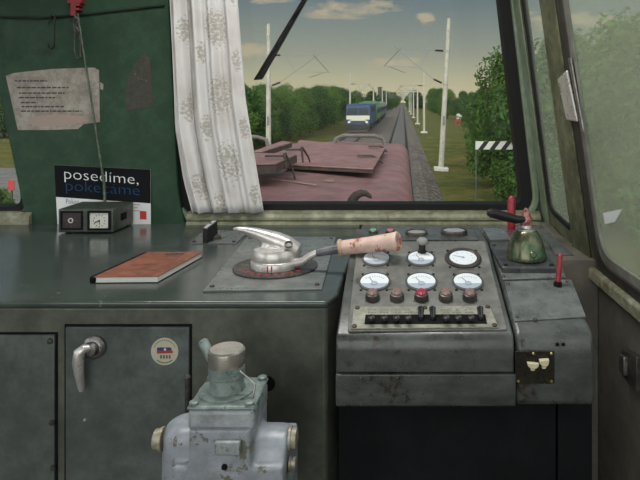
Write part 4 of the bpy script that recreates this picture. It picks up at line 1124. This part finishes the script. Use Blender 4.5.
for s in (-1, 1):
    MB().prism([(s*.06, 2.20), (s*1.28, 2.20), (s*1.18, 2.95), (s*.06, 2.95)], lambda u, v, w: V(TX2+u, ly+.10+(v-2.1)*.34-w, GZ+v), 0, .06).build('cab_window', M_lw, lc)
    MB().lathe([(.16, 0), (.16, .10), (0, .10)], frame((TX2+s*1.02, ly+.02, GZ+1.32), (1, 0, 0), (0, -1, 0)), 14).build('headlight', plain('lamp_white', (.75, .75, .68), .2), lc)
    MB().lathe([(.10, 0), (.10, .35), (.24, .36), (.24, .44), (0, .45)], frame((TX2+s*.88, ly, GZ+1.02), (1, 0, 0), (0, -1, 0)), 14).build('buffer', M_ld, lc)
MB().box(TX2-1.4, TX2+1.4, ly-.12, ly+.4, GZ+.42, GZ+1.12).build('buffer_beam', M_ld, lc, bev=.05)
MB().box(TX2-1.2, TX2+1.2, ly-.06, ly+.15, GZ+.10, GZ+.45).build('snow_plough', plain('plough_tan', (.07, .055, .04), .6), lc)
for yy in (ly+2.6, ly+11.6):
    MB().box(TX2-1.2, TX2+1.2, yy-1.6, yy+1.6, GZ+.3, GZ+.95).build('bogie', M_ld, lc, bev=.05)
    for dy in (-1.1, 1.1):
        for s in (-1, 1):
            MB().lathe([(.5, -.06), (.5, .06)], frame((TX2+s*.78, yy+dy, GZ+.5), (0, 1, 0), (s, 0, 0)), 20).build('wheel', M_ld, lc)
for k in range(5): MB().box(TX2+w2_-.005, TX2+w2_+.02, ly+3+k*2, ly+4.2+k*2, GZ+2.4, GZ+3.1).build('side_window', M_lw, lc)
pg = MB()
for s in (-.5, .5):
    pg.tube([V(TX2+s, ly+3.4, GZ+3.42), V(TX2+s*.8, ly+4.6, GZ+4.00), V(TX2+s, ly+3.5, GZ+4.50)], .04, 6)
pg.tube([V(TX2-.95, ly+3.5, GZ+4.40), V(TX2-.7, ly+3.5, GZ+4.53), V(TX2+.7, ly+3.5, GZ+4.53), V(TX2+.95, ly+3.5, GZ+4.40)], .045, 6)
pg.build('pantograph', M_dsteel, lc)
def wagon(y0, L, mat, rf, label, group, hgt=3.5):
    t = thing('railway_coach', label, 'coach', (TX2, y0, GZ), group)
    pr = [(-1.42, 1.0), (1.42, 1.0), (1.42, hgt-.75), (1.15, hgt-.25), (.5, hgt), (-.5, hgt), (-1.15, hgt-.25), (-1.42, hgt-.75)]
    MB().prism(pr, lambda u, v, w: V(TX2+u, w, GZ+v), y0, y0+L).build('body', mat, t)
    MB().prism([(-1.46, hgt-.75), (1.46, hgt-.75), (1.18, hgt-.22), (.5, hgt+.05), (-.5, hgt+.05), (-1.18, hgt-.22)], lambda u, v, w: V(TX2+u, w, GZ+v), y0-.05, y0+L+.05).build('roof', rf, t)
    n = int(L//2.2)
    for k in range(n):
        yy = y0+1+k*(L-1.6)/n
        MB().box(TX2+1.41, TX2+1.45, yy, yy+1.2, GZ+1.9, GZ+2.6).build('window', M_lw, t)
    for yy in (y0+2.2, y0+L-2.2):
        MB().box(TX2-1.2, TX2+1.2, yy-1.4, yy+1.4, GZ+.12, GZ+1.02).build('bogie', M_ld, t)
M_rf = plain('roof_grey', (.17, .19, .17), .6)
wagon(87.2, 17, plain('coach_green', (.045, .17, .075), .5), plain('roof_green', (.07, .17, .09), .6), 'green coach coupled right behind the blue locomotive', None, 3.7)
for k in range(2): wagon(105.4+k*18.4, 17.4, plain('coach_grey', (.085, .11, .09), .5), M_rf, 'dark grey-green coach further back in the standing train', 'rear coaches of the standing train', 3.5)
# building and tower behind
bY = 220.0
hb_ = thing('building', 'low brown building with a square tower far behind the locomotive', 'building', ((368-VX)/F*bY, bY, GZ-.3))
xa, xb2 = (354-VX)/F*bY, (384-VX)/F*bY
M_br = paint('building_brown', (.085, .066, .055), (.06, .048, .042), rough=.8, s1=.4)
MB().box(xa, xb2, bY, bY+10, GZ-.3, U(0, 98.5, bY).z).build('walls', M_br, hb_)
MB().box(xa-.3, xb2+.3, bY-.3, bY+10.3, U(0, 98.5, bY).z, U(0, 97, bY).z).build('roof', plain('roof_dark', (.07, .06, .055), .7), hb_)
MB().box((378-VX)/F*bY, (382-VX)/F*bY, bY-1.4, bY-.35, GZ-.3, U(0, 88, bY).z).build('tower', paint('tower_brown', (.12, .095, .07), rough=.8, s1=.6), hb_)
MB().box((377.6-VX)/F*bY, (382.4-VX)/F*bY, bY-1.6, bY-.2, U(0, 88, bY).z, U(0, 87, bY).z).build('tower_cap', plain('roof_dark', (.07, .06, .055), .7), hb_)
hh_ = thing('house', 'tiny white house with a red wall in the bushes on the right', 'house', (G(457, 116).x*1.6, G(457, 116).y*.35, GZ-.3))
hx, hy = (458.5-VX)/F*100, 100
hh_.location = (hx, hy, GZ-.3)
MB().box(hx-.55, hx+.55, hy, hy+1.6, GZ-.3, U(0, 119, hy).z).build('wall', plain('house_red', (.28, .05, .035), .7), hh_)
MB().box(hx-.2, hx+.5, hy-.05, hy+1.6, U(0, 119, hy).z, U(0, 114, hy).z).build('gable', plain('house_white', (.55, .55, .50), .7), hh_)
# ------------------------------------------------------------------ locomotive bonnet outside
M_hood = paint('bonnet_red', (.29, .145, .140), (.22, .115, .110), chips=(.25, .17, .13), rough=.5, s1=2.2, s2=14, bump=.1, chipth=.70, chip_s=5)
M_hood2 = paint('hatch_red', (.31, .155, .147), (.24, .125, .118), chips=(.27, .20, .16), rough=.5, s1=2.5, s2=14, bump=.1, chipth=.72, chip_s=5)
M_edge = paint('hatch_edge', (.075, .058, .045), (.05, .04, .033), rough=.7, s1=10)
HZ = ZC-.47                    # bonnet top
hx0, hx1, hy0, hy1 = -1.50, .062, 1.99, 6.9
hd = thing('locomotive_bonnet', 'dull red engine bonnet in front of the windscreen', 'bonnet', ((hx0+hx1)/2, hy0, GZ+1.1))
r_ = .13
pf = [(hx0, GZ+1.1), (hx0, HZ-r_-.03)]+[(hx0+r_-r_*math.cos(a), HZ-.03-r_+r_*math.sin(a)) for a in [PI/2*k/6 for k in range(1, 7)]]
pf += [((hx0+hx1)/2, HZ)]
pf += [(hx1-r_+r_*math.sin(a), HZ-.03-r_+r_*math.cos(a)) for a in [PI/2*k/6 for k in range(0, 7)]]+[(hx1, GZ+1.1)]
MB().prism(pf, lambda u, v, w: V(u, w, v), hy0, hy1).build('bonnet_shell', M_hood, hd, bev=.06, seg=4)
MB().box(hx0-.2, hx1+.2, hy0-.03, hy1+1.3, GZ+.75, GZ+1.1).build('frame_deck', M_edge, hd)
def HT(px, py, h=0.0): p = Uz(px, py, HZ+h); return (p.x, p.y)
hz = lambda z: (lambda u, v, w: V(u, v, HZ+z+w))
# big hatch, raised at its near edge
def slab(c, t, nm, mat, edge=True):
    """c: four top corners in space; t: thickness"""
    top = [Vector(p) for p in c]; bot = [p-V(0, 0, t) for p in top]
    o = MB().hexa(bot, top).build(nm, mat, hd, bev=.006)
    return o
A = [Uz(284, 164, HZ+.045), Uz(373, 168.5, HZ+.045), Uz(385.5, 147.5, HZ+.04), Uz(299, 139.8, HZ+.04)]
o1 = slab(A, .012, 'hatch', M_hood2)
bm = MB()
bm.hexa([p-V(0, 0, .030) for p in A], [p-V(0, 0, .0125) for p in A]); bm.build('hatch_rim', M_edge, o1)
o1.children[0].location = (0, 0, 0)
# hinges
def hinge(px, py, dx, dy, h=.05):
    p = Uz(px, py, HZ+h); q = Uz(px+dx, py+dy, HZ+.0)
    m = MB(); m.box(p.x-.085, p.x+.02, p.y-.02, p.y+.02, p.z, p.z+.012)
    m.tube([p+V(.02, 0, .005), (p+q)/2+V(0, 0, .02), q], .007, 8)
    m.build('hinge', M_edge, hd)
hinge(378, 147, 9, 5); hinge(369, 156.5, 14, 7)
# second hatch on the left, propped open
B = [Uz(240, 163, HZ+.10), Uz(280, 162.5, HZ+.10), Uz(299, 153.5, HZ+.10), Uz(240, 152, HZ+.10)]
B = [Uz(236, 164, HZ+.13), Uz(276, 163, HZ+.13), Uz(297, 154, HZ+.12), Uz(240, 152, HZ+.12)]
o2 = slab(B, .012, 'hatch', M_hood2)
bm = MB(); bm.hexa([p-V(0, 0, .055) for p in B], [p-V(0, 0, .0125) for p in B]); bm.build('hatch_rim', M_edge, o2)
C = [Uz(253, 151, HZ+.11), Uz(263, 151, HZ+.11), Uz(292, 142, HZ+.10), Uz(282, 140.5, HZ+.10)]
o3 = slab(C, .012, 'hatch', M_hood2)
bm = MB(); bm.hexa([p-V(0, 0, .045) for p in C], [p-V(0, 0, .0125) for p in C]); bm.build('hatch_rim', M_edge, o3)
for (a, b, c_) in (((264, 157), (285, 156.5), (295, 179)), ((284, 150.5), (302, 150), (312, 168))):
    p = Uz(a[0], a[1], HZ+.14); q = Uz(b[0], b[1], HZ+.14); e = Uz(c_[0], c_[1], HZ)
    m = MB(); m.box(p.x, q.x, q.y-.014, q.y+.014, q.z-.004, q.z+.008)
    m.tube([q+V(0, 0, .02), q.lerp(e, .5)+V(.008, 0, .015), e], [.007, .006, .005], 8)
    m.tube([q+V(0, -.02, .02), q+V(.01, -.02, -.08)], [.009, .006], 8)
    m.build('hatch_stay', M_edge, hd)
# hand rails at the far end
def hoop(a, b, h, y, nm='hand_rail'):
    x0_, x1_ = (a-VX)/F*y, (b-VX)/F*y
    z0 = HZ-.03
    MB().tube([V(x0_, y, z0), V(x0_+.02, y, z0+h*.7), V(x0_+.10, y, z0+h), V((x0_+x1_)/2, y, z0+h), V(x1_-.12, y, z0+h), V(x1_-.02, y, z0+h*.7), V(x1_, y, z0)], .022, 10).build(nm, paint('rail_grey', (.16, .14, .13), rough=.5), hd)
hoop(334, 385, .115, 6.5); hoop(240, 268, .10, 6.5)
# lifting hook near the windscreen
m = MB(); Y_ = 2.62
pts = [(351, 207, 6), (352.5, 200, 5.4), (356, 195.5, 4.9), (361, 193, 4.2), (366, 193.4, 3.3), (369.5, 195.8, 2.5), (371.5, 198, 1.2)]
m.tube([U(x, y, Y_) for x, y, r in pts], [r*.9*Y_/F for x, y, r in pts], 12)
pz = U(344, 203, Y_); m.box(pz.x-.03, pz.x+.10, Y_-.05, Y_+.05, HZ-.03, HZ+.008)
m.build('lifting_hook', M_edge, hd)
# pale scratches stay with the paint
bm = MB()
for (x0_, y0_, x1_, y1_) in ((270, 178, 300, 182.5), (300, 182.5, 316, 184.5), (325, 180, 334, 180.5)):
    a = Uz(x0_, y0_, HZ+.002); b = Uz(x1_, y1_, HZ+.002)
    bm.prism([(a.x, a.y-.012), (b.x, b.y-.012), (b.x, b.y+.012), (a.x, a.y+.012)], hz(.0), -.001, .0022)
bm.build('scratches', plain('scratch_tan', (.34, .24, .18), .7), hd, smooth=0)
M_wip = plain('wiper_rubber', (.006, .006, .006), .9, spec=.03)
# wiper outside the windscreen
wp = thing('windscreen_wiper', 'black windscreen wiper slanting across the top of the glass', 'wiper', U(305, 0, 1.962))
a, b = U(258.5, 80, 1.962), U(306, -2, 1.962)
d = (b-a)
MB().hexa([a+V(-.0135, -.006, 0), a+V(.012, -.006, .002), a+V(.012, .006, .002), a+V(-.0135, .006, 0)],
          [b+d*.9+V(-.004, -.004, 0), b+d*.9+V(.004, -.004, 0), b+d*.9+V(.004, .004, 0), b+d*.9+V(-.004, .004, 0)]).build('arm', M_wip, wp, bev=.001)
MB().hexa([a+V(-.0135, -.012, 0), a+V(-.004, -.012, 0), a+V(-.004, -.005, 0), a+V(-.0135, -.005, 0)],
          [b+d*.5+V(-.004, -.012, 0), b+d*.5+V(.000, -.012, 0), b+d*.5+V(.000, -.005, 0), b+d*.5+V(-.004, -.005, 0)]).build('blade', M_wip, wp)
e = b+d*.9
MB().lathe([(.02, -.04), (.02, .03), (0, .035)], frame((e.x, e.y, e.z), (1, 0, 0), (0, 1, 0)), 14).build('pivot', M_wip, wp)

# ------------------------------------------------------------------ sky, sun, camera
FILL = 14.0
BACK = 7.0
w = bpy.data.worlds.new('sky'); SC.world = w; w.use_nodes = True
nt = w.node_tree; nt.nodes.clear()
out = N(nt, 'ShaderNodeOutputWorld'); bg = N(nt, 'ShaderNodeBackground')
tc = N(nt, 'ShaderNodeTexCoord'); nv = N(nt, 'ShaderNodeVectorMath', operation='NORMALIZE'); nt.links.new(tc.outputs['Generated'], nv.inputs[0])
sp = N(nt, 'ShaderNodeSeparateXYZ'); nt.links.new(nv.outputs[0], sp.inputs[0])
def ma(op, a, b=None):
    n = nt.nodes.new('ShaderNodeMath'); n.operation = op
    for s_, v_ in zip(n.inputs, (a, b)):
        if v_ is None: continue
        if hasattr(v_, 'is_linked'): nt.links.new(v_, s_)
        else: s_.default_value = v_
    return n.outputs[0]
zz = sp.outputs[2]
grad = ramp(nt, ma('MULTIPLY', zz, 2.0), [(0, (.52, .485, .32)), (.06, (.44, .42, .28)), (.16, (.275, .30, .245)), (.33, (.14, .19, .205)), (.7, (.15, .21, .24)), (1, (.20, .26, .30))])
ymax = ma('MAXIMUM', sp.outputs[1], .05)
cx_ = ma('DIVIDE', sp.outputs[0], ymax); cz_ = ma('DIVIDE', zz, ymax)
cv = N(nt, 'ShaderNodeCombineXYZ'); nt.links.new(cx_, cv.inputs[0]); nt.links.new(cz_, cv.inputs[1])
mp = N(nt, 'ShaderNodeMapping'); mp.inputs['Scale'].default_value = (1, 2.6, 1); nt.links.new(cv.outputs[0], mp.inputs[0])
nz_ = N(nt, 'ShaderNodeTexNoise', inp={'Scale': 16, 'Detail': 7, 'Roughness': .68}); nt.links.new(mp.outputs[0], nz_.inputs['Vector'])
tot = None
for (px, py, rx, ry) in ((355, 9, 48, 10), (332, 14, 34, 8), (425, 18, 11, 8), (395, 63, 30, 8), (255, 50, 26, 9), (272, 1, 30, 4), (325, 17, 14, 3), (120, 30, 60, 10), (560, 20, 60, 12), (700, 30, 90, 14), (-120, 40, 80, 12)):
    dx = ma('DIVIDE', ma('SUBTRACT', cx_, (px-VX)/F), rx/F); dz = ma('DIVIDE', ma('SUBTRACT', cz_, (VY-py)/F), ry/F)
    k_ = ma('SUBTRACT', 1.0, ma('ADD', ma('MULTIPLY', dx, dx), ma('MULTIPLY', dz, dz)))
    tot = k_ if tot is None else ma('MAXIMUM', tot, k_)
cm = ma('ADD', ma('MULTIPLY', ma('MAXIMUM', tot, -.6), .34), ma('MULTIPLY', ma('SUBTRACT', nz_.outputs[0], .50), 1.7))
cm = ramp(nt, cm, [(.08, 0), (.40, .8)])
hi = ramp(nt, nz_.outputs[0], [(.52, 0), (.75, .6)])
hm = ramp(nt, zz, [(.22, 0), (.4, 1)])
cl = mixc(nt, cm, grad, (.46, .40, .27))
cl = mixc(nt, ma('MULTIPLY', hi, hm), cl, (.55, .53, .48))
mr = N(nt, 'ShaderNodeMapRange', interpolation_type='SMOOTHSTEP', inp={1: .45, 2: -.75, 3: 1.0, 4: BACK})
nt.links.new(sp.outputs[1], mr.inputs[0])
mr2 = N(nt, 'ShaderNodeMapRange', interpolation_type='SMOOTHSTEP', inp={1: .45, 2: -.5, 3: 0, 4: 1})
nt.links.new(sp.outputs[1], mr2.inputs[0])
cl = mixc(nt, mr2.outputs[0], cl, (.34, .35, .34))
nt.links.new(cl, bg.inputs[0]); nt.links.new(mr.outputs[0], bg.inputs[1])          # sky boosted behind the camera as added fill for the cab
nt.links.new(bg.outputs[0], out.inputs[0])
sd_ = bpy.data.lights.new('sun', 'SUN'); sd_.energy = .5; sd_.angle = math.radians(25); sd_.color = (1, .94, .82)
so = bpy.data.objects.new('sun', sd_); COL.objects.link(so); so.rotation_euler = (math.radians(42), 0, math.radians(-28))
lf = thing('fill_lamp', 'added fill lamp on the cab ceiling, out of view above the desk', 'lamp', (-.30, 1.25, ZT))  # invented fixture, out of view, added to brighten desk tops and interior
MB().box(-.85, .25, 1.19, 1.31, ZT-.045, ZT).build('fill_lamp_body', plain('fill_lamp_housing', (.5, .5, .48), .5), lf, bev=.01)
la = bpy.data.lights.new('fill_light', 'AREA'); la.shape = 'RECTANGLE'; la.size = 1.05; la.size_y = .10; la.energy = FILL; la.color = (1, .98, .95)
lo = bpy.data.objects.new('fill_light', la); COL.objects.link(lo); lo.location = (-.30, 1.25, ZT-.05)
cam = bpy.data.cameras.new('camera'); cam.sensor_width = 36; cam.lens = F/640*36
cam.shift_x = (320-VX)/640; cam.shift_y = (VY-240)/640; cam.clip_start = .02; cam.clip_end = 2000
cobj = bpy.data.objects.new('camera', cam); COL.objects.link(cobj); cobj.location = (0, 0, ZC); cobj.rotation_euler = (PI/2, 0, 0)
SC.camera = cobj
SC.view_settings.view_transform = 'Standard'; SC.view_settings.look = 'None'; SC.view_settings.gamma = 1; SC.view_settings.exposure = 0
SC.view_settings.use_curve_mapping = False
SC.cycles.use_denoising = True; SC.cycles.max_bounces = 8; SC.cycles.transparent_max_bounces = 24
